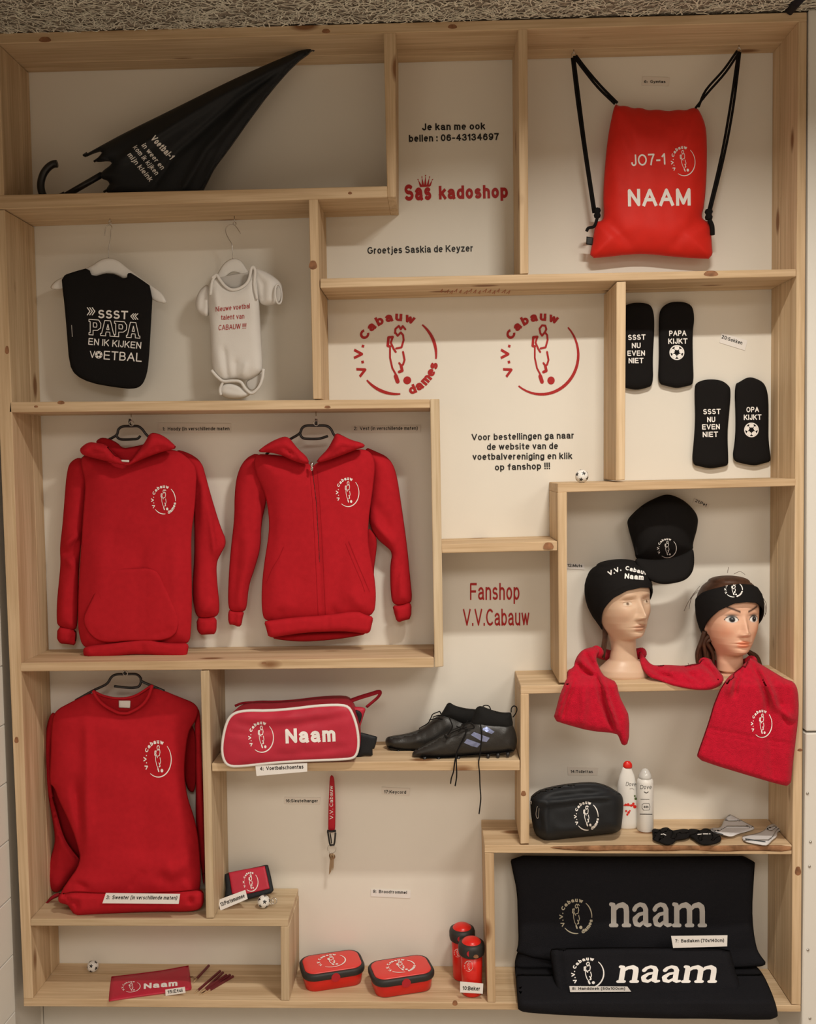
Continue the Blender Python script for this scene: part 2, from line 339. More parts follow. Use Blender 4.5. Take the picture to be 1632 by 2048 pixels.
def logo(cx, cy, rx, ry=None, ang=0, dames=False, lw=1.0, ball=True):
    ry = ry or rx; d = D(); B = 0.034 * lw
    arc_text(d, 'V.V. Cabauw', 214, 0.10, 0.86, 0.235, B, end=61)
    if dames: arc_text(d, 'dames', 289, 0.10, 1.08, 0.235, B, inward=True, end=348)
    arcs = [(50, -6), (220, 275)] if dames else [(44, -128)]
    for a0, a1 in arcs:
        n = 24; pts = [(math.cos(math.radians(a0 + (a1 - a0) * i / n)), math.sin(math.radians(a0 + (a1 - a0) * i / n))) for i in range(n + 1)]
        d.stroke(pts, [0.035 * lw + 0.035 * lw * math.sin(math.pi * i / n) for i in range(n + 1)], caps=False)
    q = lambda l: [((x - 408) / 205, (815 - y) / 205) for x, y in l]
    w = 0.045 * lw
    if dames: d.stroke(q([(398, 702), (400, 680), (418, 664), (428, 682), (438, 665), (452, 682)]), w)
    else: d.stroke(q([(402, 700), (398, 680), (412, 662), (430, 664), (436, 682), (428, 698)]), w)
    d.stroke(q([(428, 698), (440, 712), (443, 738), (432, 776), (404, 782)]), w)
    d.stroke(q([(428, 698), (412, 716), (402, 702)]), w)
    d.stroke(q([(386, 722), (364, 724), (360, 768), (372, 772)]), w * 1.3); d.stroke(q([(386, 722), (376, 752), (392, 786), (402, 800)]), w)
    d.stroke(q([(372, 780), (372, 830), (384, 884), (404, 920), (413, 958)]), w * 0.9)
    d.stroke(q([(402, 926), (412, 955)]), w * 2)
    d.stroke(q([(440, 800), (448, 842), (440, 866), (430, 872), (420, 858)]), w); d.stroke(q([(430, 872), (436, 898), (420, 904)]), w * 1.4)
    d.disc(q([(462, 948)])[0], 0.10, 18)
    c, s = math.cos(math.radians(ang)), math.sin(math.radians(ang))
    return d.mapped(lambda x, y: (cx + rx * x * c - ry * y * s, cy - rx * x * s - ry * y * c))
def ballprint(cx, cy, r):
    d = D(); n = 24
    d.stroke([(cx + r * math.cos(2 * math.pi * k / n), cy + r * math.sin(2 * math.pi * k / n)) for k in range(n)], r * 0.16, True, False)
    for k in range(5):
        a = 2 * math.pi * k / 5 + math.pi / 2
        for m in range(2):
            b = a + math.pi / 5 * (1 if m else -1)
            d.poly([(cx + r * .32 * math.cos(a + (0.35 if m else -0.35)), cy + r * .32 * math.sin(a + (0.35 if m else -0.35))), (cx + r * .62 * math.cos(a), cy + r * .62 * math.sin(a)),
                    (cx + r * .92 * math.cos(a + (0.30 if m else -0.30)), cy + r * .92 * math.sin(a + (0.30 if m else -0.30))), (cx + r * .9 * math.cos(b), cy + r * .9 * math.sin(b)), (cx + r * .42 * math.cos(b), cy + r * .42 * math.sin(b))])
    return d
def slab_naam(xl, yt, xr, yb, slant=0):
    """heavy rounded slab lettering n a a m in the box"""
    d = D()
    def n_(ox, legs=2):
        L = []
        st = [0.2, 0.78] if legs == 2 else [0.2, 0.78, 1.36]
        for x in st: L.append(([(ox + x, 0.12), (ox + x, 0.80 if x == st[0] else 0.62)], 0.24))
        for x in st: L.append(([(ox + x - 0.14, 0.075), (ox + x + 0.14, 0.075)], 0.15))
        L.append(([(ox + 0.07, 0.90), (ox + 0.2, 0.88)], 0.16))
        for a, b in zip(st, st[1:]): L.append(([(ox + a + 0.04, 0.66), (ox + a + 0.2, 0.84), (ox + a + 0.42, 0.88), (ox + b - 0.02, 0.78), (ox + b, 0.60)], [0.1, 0.18, 0.22, 0.24, 0.24]))
        return L
    def a_(ox):
        return [([(ox + 0.16, 0.70), (ox + 0.24, 0.82), (ox + 0.42, 0.90), (ox + 0.60, 0.84), (ox + 0.68, 0.68)], [0.2, 0.17, 0.16, 0.2, 0.22]),
                ([(ox + 0.67, 0.70), (ox + 0.67, 0.16), (ox + 0.74, 0.08), (ox + 0.88, 0.10)], [0.22, 0.24, 0.16, 0.13]),
                ([(ox + 0.62, 0.56), (ox + 0.36, 0.50), (ox + 0.18, 0.32), (ox + 0.22, 0.14), (ox + 0.40, 0.08), (ox + 0.62, 0.24)], [0.13, 0.15, 0.22, 0.2, 0.16, 0.12])]
    W = 4.63
    for L in (n_(0), a_(0.98), a_(1.90), n_(2.86, 3)):
        for p, w in L: d.stroke(p, w)
    return d.mapped(lambda x, y: (xl + (x / W) * (xr - xl) + slant * y, yb - y * (yb - yt)))
def decal(name, d, targets, m, parent=None, off=0.0009, Y=None, seg=7.0):
    """lay a pixel-space drawing on the surfaces of the target objects (or on the plane y=Y)"""
    bm = bmesh.new(); vs = [bm.verts.new((p[0], p[1], l)) for p, l in zip(d.v, d.l)]
    for f in d.f:
        try: bm.faces.new([vs[i] for i in f])
        except ValueError: pass
    bmesh.ops.triangulate(bm, faces=bm.faces)
    if Y is None:
        for _ in range(4):
            es = [e for e in bm.edges if e.calc_length() > seg]
            if not es: break
            bmesh.ops.subdivide_edges(bm, edges=es, cuts=1)
            bmesh.ops.triangulate(bm, faces=[f for f in bm.faces if len(f.verts) > 3])
    bm.verts.index_update(); px = np.array([(v.co.x, v.co.y) for v in bm.verts]); lay = np.array([v.co.z for v in bm.verts]) * 8e-6; faces = [tuple(v.index for v in f.verts) for f in bm.faces]; bm.free()
    if Y is not None: pos = [Vector(p) for p in at(px, Y - off - lay)]; ok = [True] * len(pos)
    else:
        trees = [BVHTree.FromPolygons([Vector(v) for v in GEO[t][0]], GEO[t][1]) for t in targets]
        ds = rays(px); pos = []; ok = []; o = Vector(CAM)
        for q, la in zip(ds, lay):
            q = Vector(q).normalized(); best = None
            for t in trees:
                h = t.ray_cast(o, q)
                if h[0] is not None and (best is None or h[3] < best): best = h[3]
            ok.append(best is not None); pos.append(o + q * ((best or 1) - off - la))
    faces = [f for f in faces if all(ok[i] for i in f)]
    used = sorted({i for f in faces for i in f}); mp = {i: k for k, i in enumerate(used)}
    return mesh_obj(name, [pos[i] for i in used], [tuple(mp[i] for i in f) for f in faces], m, parent, smooth=False)

# ------------------------------------------------------------------ soft shapes
def chaikin(p, it):
    p = np.array(p, float)
    for _ in range(it):
        q = np.roll(p, -1, 0); p = np.stack([p * .75 + q * .25, p * .25 + q * .75], 1).reshape(-1, 2)
    return p
def resample(p, step):
    q = np.vstack([p, p[:1]]); L = np.hypot(*np.diff(q, axis=0).T); s = np.concatenate([[0], np.cumsum(L)]); n = max(8, int(s[-1] / step))
    t = np.linspace(0, s[-1], n, endpoint=False)
    return np.stack([np.interp(t, s, q[:, 0]), np.interp(t, s, q[:, 1])], 1)
def seg_dist(p, a, b):
    ab = b - a; t = np.clip(((p[:, None] - a) * ab).sum(2) / np.maximum((ab ** 2).sum(1), 1e-9), 0, 1)
    c = a + ab * t[..., None]; return np.hypot(*(p[:, None] - c).transpose(2, 0, 1)), t
def inside(p, poly):
    x, y = p[:, 0][:, None], p[:, 1][:, None]; a = poly; b = np.roll(poly, -1, 0)
    c = (a[:, 1] > y) != (b[:, 1] > y); xi = (b[:, 0] - a[:, 0]) * (y - a[:, 1]) / (b[:, 1] - a[:, 1] + 1e-12) + a[:, 0]
    return (c & (x < xi)).sum(1) % 2 == 1
def puff(name, pts, Y, T, m, parent=None, R=14, Tb=None, folds=(), step=5.0, sm=2, noise=0.0, nscale=40.0, pw=0.5, wob=0.0):
    """cushion-like closed mesh whose silhouette is the pixel outline at depth Y; front bulges T metres"""
    Tb = T * 0.6 if Tb is None else Tb
    ol = resample(chaikin(pts, sm), step)
    if wob: ol = ol + rng.normal(0, wob, ol.shape)
    x0, y0 = ol.min(0); x1, y1 = ol.max(0); g = []
    for j, yy in enumerate(np.arange(y0, y1, step * .87)):
        for xx in np.arange(x0 + (step / 2 if j % 2 else 0), x1, step): g.append((xx, yy))
    g = np.array(g) if g else np.zeros((0, 2))
    if len(g):
        g = g[inside(g, ol)]
    if len(g):
        dd = seg_dist(g, ol, np.roll(ol, -1, 0))[0].min(1); g = g[dd > step * 1.15]
    tn = np.roll(ol, -1, 0) - np.roll(ol, 1, 0); nn_ = np.stack([-tn[:, 1], tn[:, 0]], 1); nn_ /= np.maximum(np.hypot(*nn_.T), 1e-9)[:, None]
    if not inside(ol[:1] + nn_[:1] * .3, ol)[0]: nn_ = -nn_
    if step >= 3:
        rg = ol + nn_ * step * .55; dr = seg_dist(rg, ol, np.roll(ol, -1, 0))[0].min(1); rg = rg[(dr > step * .45) & inside(rg, ol)]
        g = np.vstack([g, rg]) if len(g) else rg
    allp = [Vector((float(a), float(b))) for a, b in np.vstack([ol, g])]; n = len(ol)
    r = geometry.delaunay_2d_cdt(allp, [(i, (i + 1) % n) for i in range(n)], [], 1, 1e-4)
    p = np.array([tuple(v) for v in r[0]]); tri = [tuple(f) for f in r[2]]
    d = np.concatenate([seg_dist(p[i:i + 2000], ol, np.roll(ol, -1, 0))[0].min(1) for i in range(0, len(p), 2000)])
    d[d < 0.02 * step] = 0
    t = np.clip(d / R, 0, 1); pr = (1 - (1 - t) ** 2) ** pw; h = T * pr
    tp = np.clip(d / (0.6 * R), 0, 1)
    for fo in folds:
        fp, amp, w = np.array(fo[0], float), fo[1], fo[2]
        ds, tt = seg_dist(p, fp[:-1], fp[1:]); k = ds.argmin(1); dm = ds.min(1)
        al = (k + tt[np.arange(len(p)), k]) / (len(fp) - 1); end = np.clip(np.minimum(al, 1 - al) * 5 + (0.35 if len(fo) < 4 else 1), 0, 1)
        h = h + amp * np.exp(-(dm / w) ** 2) * tp * end
    if noise:
        ph = rng.uniform(0, 6.28, 8)
        nn = sum(math.pow(0.7, i) * np.sin(p[:, 0] / nscale * (1 + .7 * i) * math.cos(ph[i]) * 2 + p[:, 1] / nscale * (1 + .7 * i) * math.sin(ph[i]) * 2 + ph[i + 4]) for i in range(4))
        h = h + noise * nn * tp
    h = np.maximum(h, .25 * T * pr)
    Yv = np.array([Y(a, b) for a, b in p]) if callable(Y) else np.full(len(p), float(Y))
    fr = at(p, Yv - h); rim = d <= 0; bk = at(p, Yv + Tb * pr)
    mp = np.zeros(len(p), int); bv = []
    for i in range(len(p)):
        if rim[i]: mp[i] = i
        else: mp[i] = len(p) + len(bv); bv.append(bk[i])
    V = [tuple(v) for v in fr] + [tuple(v) for v in bv]
    def ori(f):
        a, b, c = [Vector(V[i]) for i in f]; return f if (b - a).cross(c - a).y < 0 else f[::-1]
    ft = [ori(f) for f in tri]; fb = [tuple(mp[i] for i in f[::-1]) for f in ft]
    fb = [f for f, q in zip(fb, ft) if not all(rim[i] for i in q)]
    return mesh_obj(name, V, ft + fb, m, parent)
def ptube(px, Y, r, k=5, **kw):
    """tube through pixels at depth Y (number or list); r in metres"""
    Ys = Y if hasattr(Y, '__len__') else [Y] * len(px)
    pts = [P(a, b, y) for (a, b), y in zip(px, Ys)]
    return tube(curve(pts, k), r, **kw)
def lerpY(*stops):                    # depth as a function of pixel row
    ys = [s[0] for s in stops]; vs = [s[1] for s in stops]
    return lambda x, y: float(np.interp(y, ys, vs))

# ------------------------------------------------------------------ the room
DEP = 0.20
def wq(pts, Y=0): return [(v[0], v[2]) for v in at(pts, Y)]
ZF = -0.25
CZ = float(at([(816, 45)], 0)[0][2])
zc = lambda x: CZ
bw = G().add(*box(-2.3, -1.075 + 0.11, DEP, DEP + 0.02, ZF, CZ)); 
xa = at([(87, 2035)], DEP)[0][0]; xb = at([(1570, 2035)], DEP)[0][0]
bw = G().add(*box(-1.5, xa - .0012, DEP, DEP + .02, ZF, CZ + .05)).add(*box(xa + .0012, xb - .0012, DEP, DEP + .02, ZF, CZ + .05)).add(*box(xb + .0012, 1.9, DEP, DEP + .02, ZF, CZ + .05)).add(*box(-1.5, 1.9, DEP + .021, DEP + .03, ZF, CZ + .05))
struct(put('wall_back', bw, WALL, smooth=False))
struct(mesh_obj('floor', [(-1.5, -5, ZF), (3.2, -5, ZF), (3.2, .23, ZF), (-1.5, .23, ZF), (-1.5, -5, ZF - .03), (3.2, -5, ZF - .03), (3.2, .23, ZF - .03), (-1.5, .23, ZF - .03)], [(0, 1, 2, 3), (7, 6, 5, 4), (0, 4, 5, 1), (1, 5, 6, 2), (2, 6, 7, 3), (3, 7, 4, 0)], FLOORM, smooth=False))
struct(put('wall_front', G().add(*box(-1.5, 3.2, -5.1, -5, ZF, CZ)), DIM, smooth=False))
struct(put('wall_east', G().add(*box(3.2, 3.3, -5, DEP, ZF, CZ)), DIM, smooth=False))
struct(put('wall_back_right', G().add(*box(1.76, 3.2, 0.02, DEP, ZF, CZ)), DIM, smooth=False))
ceil_ = struct(put('ceiling', G().add(*box(-3, 3.2, -5, DEP + .03, CZ + .006, CZ + .04)), CEILB, smooth=False))
g = G()
for i in range(9000):
    x = rng.uniform(-1.35, 1.45); y = rng.uniform(-0.34, 0.0); a = rng.normal(0, 0.75) + (math.pi / 2 if rng.random() < .25 else 0); L = rng.uniform(.012, .040); w = rng.uniform(.0009, .0019)
    z = CZ + .005 - rng.uniform(0, .006); dz = rng.normal(0, .0012); c, s = math.cos(a), math.sin(a); bend = rng.normal(0, .004)
    v = []
    for k, t in enumerate((-1, 0, 1)):
        bx = x + c * L / 2 * t - s * bend * (1 - t * t); by = y + s * L / 2 * t + c * bend * (1 - t * t)
        by = min(by, 0.0)
        v += [(bx - s * w, by + c * w, z + dz * t), (bx + s * w, by - c * w, z + dz * t), (bx, by, z + dz * t + .0015)]
    f = [(0, 1, 4, 3), (3, 4, 7, 6), (1, 2, 5, 4), (4, 5, 8, 7), (2, 0, 3, 5), (5, 3, 6, 8)]
    g.add(v, f)
st_ = put('strand', g, STRAND, ceil_, smooth=False); st_['kind'] = 'stuff'
ta, tb_ = PZ(1576, 24, CZ - .004), PZ(1612, -16, CZ - .004); struct(put('trim_2', G().add(*tube([ta, tb_], .012, 8, flat=.4)), mat('dark_rubber_seal', (0.012, 0.012, 0.02), .7), smooth=True))
# left side wall of horizontal planks
wl = struct(put('wall_left', G().add(*box(-1.5, -1.132, -5, DEP, ZF, CZ)), WALLG, smooth=False))
zs = [at([(x, y)], 0.0)[0][2] for x, y in ((6, 1097), (15, 1213), (20, 1328), (25, 1441), (28, 1556), (33, 1672), (38, 1790), (42, 1910))]
pitch = (zs[0] - zs[-1]) / 7
for k in range(-11, 10):
    z1 = zs[0] - k * pitch; z0 = z1 - pitch + .0035
    if z1 > CZ: z1 = CZ
    if z0 > CZ - .02 or z1 < ZF: continue
    z0 = max(z0, ZF)
    vs, fs = box(-1.135, -1.1195, -0.9, 0.0, z0, z1, .0015)
    vs = [(x - (y * -0.05), y, z - y * -0.02) for x, y, z in vs]
    mesh_obj('plank', vs, fs, WALLG, wl, smooth=False)
# right-hand boards, flush with the front of the unit
for q, nm in ((((1617, 20), (1760, 12), (1760, 1459), (1611, 1462)), 'wall_right'), (((1611, 1466), (1760, 1463), (1760, 2120), (1602, 2120)), 'trim_1')):
    o = struct(put(nm, G().add(*quadbox(wq(q), -0.004, DEP - .001, .003)), WALLG, smooth=False))
    for sx, sy in (((1611, 1587), (1617, 1684), (1615, 1733), (1616, 2037), (1612, 1900)) if nm == 'trim_1' else ()):
        c = P(sx + 4, sy, -.005); mesh_obj('screw', *lathe([(0.0035, 0), (0.003, .0012), (0.001, .002)], (0, 0, 0), 10), STEEL, None) if 0 else mesh_obj('screw', [(c.x + a, c.y - b, c.z + d) for a, d, b in [q2 for q2 in lathe([(0.004, 0), (0.0034, .0012), (0.001, .0018)], (0, 0, 0), 10)[0]]], lathe([(0.004, 0), (0.0034, .0012), (0.001, .0018)], (0, 0, 0), 10)[1], STEEL, o)
# ------------------------------------------------------------------ the shelving unit
unit = thing('shelving_unit', 'tall open pine wood shelving unit of irregular compartments filling the whole wall', 'shelf', (0, 0.1, ZF + .2))
BD = {
 'top': ('h', [(-33, 67), (1614, 24), (1614, 43), (-33, 88)]),
 'left0': ('v', [(-33, 88), (-3, 88), (8, 390), (-20, 390)]),
 'left': ('v', [(-20, 419.5), (9, 419.5), (66, 1997), (47, 1997)]),
 'right': ('v', [(1597, 43), (1614, 43), (1602, 2011), (1583, 2009)]),
 'bottom': ('h', [(47, 1997), (1602, 2011), (1602, 2024), (47, 2013)]),
 'a': ('h', [(-20, 390.5), (774, 372), (775, 394), (-20, 419)]),
 'v1': ('v', [(767, 66), (791, 65), (792, 394), (774.5, 394)]),
 'v2': ('v', [(1036, 58), (1055, 57), (1057, 547), (1040, 548)]),
 'v3': ('v', [(617.4, 399), (635.5, 398), (643, 798), (626, 798)]),
 'b': ('h', [(20, 804), (860, 798.5), (860, 816), (18, 825)]),
 'v4': ('v2', [(860, 798), (879, 798), (887, 1333), (869, 1335)]),
 'c': ('h', [(41, 1326), (868, 1315), (868, 1335), (40, 1343)]),
 'e': ('h', [(640, 557), (1593, 538), (1593, 553), (640, 576)]),
 'v5': ('v', [(1233, 564), (1252, 563), (1250, 960), (1232, 961)]),
 'g': ('h', [(1115, 967), (1592, 957.5), (1591, 972), (1115, 985)]),
 'v6': ('v', [(1115, 985), (1134, 984), (1134, 1366), (1118, 1366)]),
 'h': ('h', [(882.5, 1089), (1115, 1082.7), (1115, 1101.5), (883.5, 1106.7)]),
 'i': ('h', [(1041, 1372), (1588, 1360), (1588, 1377), (1041, 1388)]),
 'v7': ('v', [(1041, 1388), (1058, 1388), (1058.7, 1687), (1041, 1688)]),
 'j': ('h', [(423, 1527), (1040, 1521), (1040, 1541), (424, 1543)]),
 'v8': ('v2', [(401, 1342), (418, 1341), (428, 1836), (412, 1837)]),
 'd': ('h2', [(61, 1838), (577, 1838), (577, 1853), (60, 1852)]),
 'v9': ('v2', [(561, 1853), (578, 1853), (579, 2001), (562, 2001)]),
 'l': ('h', [(968.7, 1691), (1584, 1690), (1584, 1709), (968.7, 1706)]),
 'v10': ('v', [(969.5, 1706), (988, 1707), (991.5, 2005), (975, 2005)]),
}
QW = {}
for k, (kind, q) in BD.items():
    w = wq(q); QW[k] = w
    mm = {'h': WH, 'v': WV, 'h2': WH2, 'v2': WV2}[kind]; nm = 'shelf_board' if kind[0] == 'h' else 'upright_board'
    cx = sum(p[0] for p in w) / 4; czq = sum(p[1] for p in w) / 4
    q2 = w if k in ('top', 'bottom', 'left', 'right', 'left0', 'a') else [(p[0] * .9992 + cx * .0008, p[1]) for p in w]
    y0 = 0.0 if k not in ('h',) else 0.003
    for nn, ya, yb in ((nm, y0, .1325), ('rear_' + nm, .1345, DEP - .001)):
        v, f = quadbox(q2, ya, yb, .0016)
        # each board gets its own origin so that the grain differs from board to board
        v = np.array(v); org = np.array([cx, (ya + yb) / 2, czq])
        me = bpy.data.meshes.new(nn); me.from_pydata((v - org).tolist(), [], f); me.materials.append(mm); me.update()
        o = bpy.data.objects.new(nn, me); C.objects.link(o); o.parent = unit; o.location = tuple(org - ORG[unit])
        ORG[o] = org; GEO[o] = (v, f)
def ztop(k, x):                       # height of a shelf's upper face at world x
    (x0, z0), (x1, z1) = QW[k][0], QW[k][1]; return z0 + (z1 - z0) * (x - x0) / (x1 - x0)
def zbot(k, x):
    (x0, z0), (x1, z1) = QW[k][3], QW[k][2]; return z0 + (z1 - z0) * (x - x0) / (x1 - x0)
puff('bark_edge', [(1092, 1694), (1150, 1691), (1250, 1690), (1330, 1690), (1420, 1691), (1500, 1690), (1583, 1690), (1583, 1704), (1500, 1701), (1440, 1704), (1380, 1700), (1330, 1703), (1240, 1701), (1180, 1703), (1120, 1699)], -.0003, .003, BARK, unit, R=3, Tb=.0, sm=1, step=3)
KNOTM = mat('wood_knot', (0.27, 0.125, 0.06), 0.6, 0.3, 0, 1, 0.35, 60)
for kx, ky, ra, rb in ((1422, 547, 14, 6.5), (1097, 1092, 10, 8), (122, 805, 7, 4), (72, 813, 4, 2.5), (652, 62, 8, 5), (90, 79, 12, 6), (626, 530, 8, 10), (1010, 1100 - 999 + 1430, 0, 0), (1047, 1587, 5, 6), (910, 2006, 5, 6), (952, 1913, 5, 4), (1596, 1742, 6, 10), (1600, 1500, 5, 3), (528, 1331 - 5, 5, 2), (655, 814, 6, 3), (905, 53, 9, 5), (33, 1480, 4, 7), (14, 700, 4, 9), (700, 386, 4, 3)):
    if not ra: continue
    d = D(); d.poly([(kx + ra * math.cos(a) * (1 + .12 * math.sin(3 * a)), ky + rb * math.sin(a) * (1 + .1 * math.cos(2 * a))) for a in [k * math.pi / 10 for k in range(20)]])
    decal('wood_knot', d, None, KNOTM, unit, Y=0, off=.0004)
# red marker scribble under the shelf by the emblems
ge = G(); zz = lambda x: zbot('e', x) - .0006
for (x, y, w) in [(880 + i * 9.5, 581 + (i % 3) * 1.5, 5 + (i * 7) % 4) for i in range(15)]:
    a = PZ(x, y + 3, zz(.1)); b = PZ(x + w, y - 3, zz(.1)); c = PZ(x + w * .6, y + 4, zz(.1))
    ge.add(*tube([a, b, c], .0011, 4, flat=.3))
put('marker_scribble', ge, mat('faded_red_marker', (0.42, 0.16, 0.09), 0.8), unit, smooth=False)

def shank(g, p, up=.02): g.add(*tube([p, p + Vector((0, 0, up))], .0014, 6))
def eye_hook(px, py, Y, zt, label, r=.006, grp='small steel hooks screwed into the shelves'):
    c = P(px, py, Y); g = G()
    g.add(*tube([c + Vector((r * math.cos(a), 0, r * math.sin(a))) for a in [2 * math.pi * k / 14 + math.pi / 2 for k in range(14)]], .0012, 6, closed=True))
    g.add(*tube([c + Vector((0, 0, r)), Vector((c.x, c.y, zt))], .0014, 6))
    return tag(put('eye_hook', g, STEEL), label, 'hook', grp)
#OBJECTS
# ------------------------------------------------------------------ lettering and emblems on the back wall
WY = DEP
def letters(label, ds, m, cat='lettering', name='wall_lettering'):
    d = D()
    for q in ds: d.merge(q)
    return tag(decal(name, d, None, m, Y=WY, off=.001), label, cat)
letters('black two-line lettering with a telephone number on the wall beside the gym bag', [text('Je kan me ook', 844, 261, 971, 259, 14, .022), text('bellen : 06-43134697', 818, 284, 998, 280, 14, .022)], KVIN)
letters('single black line of greetings lettering low under the red shop name', [text('Groetjes Saskia de Keyzer', 735, 508, 946, 503, 14, .016)], KVIN)
d1 = text('Sas', 810, 402, 863, 400, 33, .035); d2 = text('kadoshop', 877, 399, 1016, 396, 27, .035)
cr_ = D(); cr_.stroke([(840, 373), (860, 372)], 2.6, caps=False)
for x, y, bx in ((836, 359, 842), (844, 354, 846), (851, 351, 850.5), (859, 354, 855), (865, 359, 859)):
    cr_.poly([(bx - 2.6, 372), (x, y), (bx + 2.6, 372)]); cr_.disc((x, y), 1.3, 8)
letters('dark red shop name lettering with a small crown above the first word', [d1, d2, cr_], RVIN)
letters('large red club emblem on the wall with the extra word dames', [logo(640 + 405 / 2.632, 400 + 815 / 2.632, 78.5, 78.5, 0, True, 1.15)], RVIN, 'emblem', 'wall_emblem')
letters('large red club emblem on the wall with one long arc and no extra word', [logo(640 + 1165 / 2.632, 400 + 815 / 2.632, 74, 79, 0, False, 1.15)], RVIN, 'emblem', 'wall_emblem')
letters('four lines of black lettering about ordering, on the wall right of the zipped jacket', [text('Voor bestellingen ga naar', 943, 881, 1148, 877, 13, .016), text('de website van de', 974, 900, 1116, 898, 13, .016),
        text('voetbalvereniging en klik', 945, 920, 1145, 918, 13, .016), text('op fanshop !!!', 990, 941, 1100, 938, 13, .016)], KVIN)
letters('tall narrow dark red two-line lettering in the square compartment left of the heads', [text('Fanshop', 940, 1200, 1039, 1200, 34, .004), text('V.V.Cabauw', 926, 1252, 1059, 1251, 34, .004)], RVIN)

# ------------------------------------------------------------------ price-style paper labels
def card(label, q, txt, tl, tr, cap, Y, m=PAPER, bold=.014, shear=0, lean=0.0, targets=None, sh=.0016):
    v4 = [P(x, y, Y + (lean if i < 2 else 0)) for i, (x, y) in enumerate(q)]
    g = G(); nrm = Vector((0, -1, 0))
    g.add([v + nrm * .0008 for v in v4] + [v - nrm * .0004 for v in v4], [(3, 2, 1, 0), (4, 5, 6, 7)] + [(i, (i + 1) % 4, (i + 1) % 4 + 4, i + 4) for i in range(4)])
    rt = thing('paper_label', label, 'label', tuple(sum(v4, Vector()) / 4))
    b = put('card', g, m, rt, smooth=False)
    decal('printed_text', text(txt, *tl, *tr, cap, bold, shear), [b], KVIN, rt, off=.0006)
    return rt
T6 = lambda x, y: (x / 3.4, 800 + y / 3.4)
card('paper label of the hooded sweater, right of its hanger', [T6(1075, 155), T6(1570, 160), T6(1570, 222), T6(1078, 226)], '1:  Hoody (in verschillende maten', T6(1105, 208), T6(1560, 206), 7, WY - .001, PAPW)
T7 = lambda x, y: (420 + x / 3.4, 800 + y / 3.4)
card('paper label of the zipped jacket, right of its hanger', [T7(962, 176), T7(1432, 172), T7(1432, 220), T7(964, 222)], '2:  Vest (in verschillende maten)', T7(978, 205), T7(1412, 203), 7, WY - .001, PAPW)
Tk = lambda x, y: (540 + x / 5.1, 1520 + y / 5.1)
card('ivory key ring label left of the red lanyard', [Tk(145, 378), Tk(515, 385), Tk(508, 455), Tk(145, 448)], '16:Sleutelhanger', Tk(160, 432), Tk(488, 432), 6.3, WY - .001, PAPW)
card('ivory key cord label alone on the wall right of the red lanyard', [Tk(1140, 275), Tk(1428, 290), Tk(1418, 368), Tk(1140, 350)], '17:Keycord', Tk(1162, 340), Tk(1388, 346), 6.5, WY - .001, PAPW)
Tb = lambda x, y: (580 + x / 3.886, 1700 + y / 3.886)
card('white bread box label on the wall above the lunch boxes', [Tb(628, 303), Tb(938, 316), Tb(935, 375), Tb(628, 360)], '9:  Broodtrommel', Tb(645, 332), Tb(908, 342), 6, WY - .001)
Th = lambda x, y: (1080 + x / 2.956, 950 + y / 2.956)
card('small cap label tilted on the wall right of the black cap', [Th(912, 136), Th(1003, 172), Th(992, 200), Th(903, 165)], '21:Pet', Th(915, 158), Th(983, 188), 6, WY - .001, PAPW)
card('small beanie label on the wall left of the black beanie', [Th(150, 522), Th(262, 526), Th(262, 560), Th(150, 553)], '12:Muts', Th(162, 543), Th(250, 545), 6, WY - .001)
Tt = lambda x, y: (960 + x / 2.429, 1480 + y / 2.429)
card('dim toiletry bag label on the wall behind the black toiletry bag', [Tt(425, 130), Tt(575, 135), Tt(570, 172), Tt(428, 172)], '14:Toilettas', Tt(440, 160), Tt(548, 161), 6, WY - .001, PAPW)
T2 = lambda x, y: (816 + x / 2, y / 2)
card('faint gym bag label above the red drawstring bag', [T2(938, 306), T2(1048, 310), T2(1042, 345), T2(935, 341)], '6:  Gymtas', T2(945, 332), T2(1030, 332), 5.5, WY - .001, PAPW)
T5 = lambda x, y: (1150 + x / 3.386, 540 + y / 3.386)
card('small sock label tilted on the wall right of the upper black socks', [T5(992, 425), T5(1168, 478), T5(1150, 545), T5(978, 492)], '20:Sokken', T5(990, 462), T5(1130, 506), 7, WY - .001)

# ------------------------------------------------------------------ umbrella
uz = ztop('a', -.6)
um = thing('umbrella', 'closed black stick umbrella with white text lying on the top left shelf', 'umbrella', (P(210, 388, .1).x, .1, uz))
A2 = lambda l: [(x / 2, y / 2) for x, y in l]
can = puff('canopy', A2([(1242, 188), (1180, 210), (1060, 260), (900, 332), (700, 432), (500, 530), (390, 590), (333, 622), (338, 632), (375, 614), (412, 604), (395, 628), (376, 640), (386, 650), (440, 644), (450, 655), (404, 688), (398, 712), (444, 728), (420, 762), (440, 778), (520, 790), (700, 800), (800, 792), (836, 720), (860, 672), (910, 608), (1000, 480), (1080, 372), (1180, 258), (1252, 206)]), .10, .036, NAVY, um, R=34, sm=1, step=4.5,
           folds=[(A2([(1230, 205), (900, 370), (600, 560), (430, 680)]), .012, 9), (A2([(1230, 205), (950, 400), (700, 620), (600, 770)]), -.012, 8), (A2([(1230, 205), (1000, 400), (820, 600), (720, 780)]), .014, 8), (A2([(1230, 205), (1050, 380), (900, 570), (800, 740)]), -.008, 6)])
put('tip', G().add(*ptube(A2([(1225, 210), (1245, 197), (1262, 188), (1280, 178)]), .10, [.006, .0075, .008, .008][0], 1)).add(*tube([P(623, 98, .1), P(640, 88.5, .1)], .0088, 10)), PLB, um)
put('ring', G().add(*tube([P(620.0, 96, .1), P(622.0, 101.5, .096), P(621, 98, .089)], .0012, 6)), WPL, um)
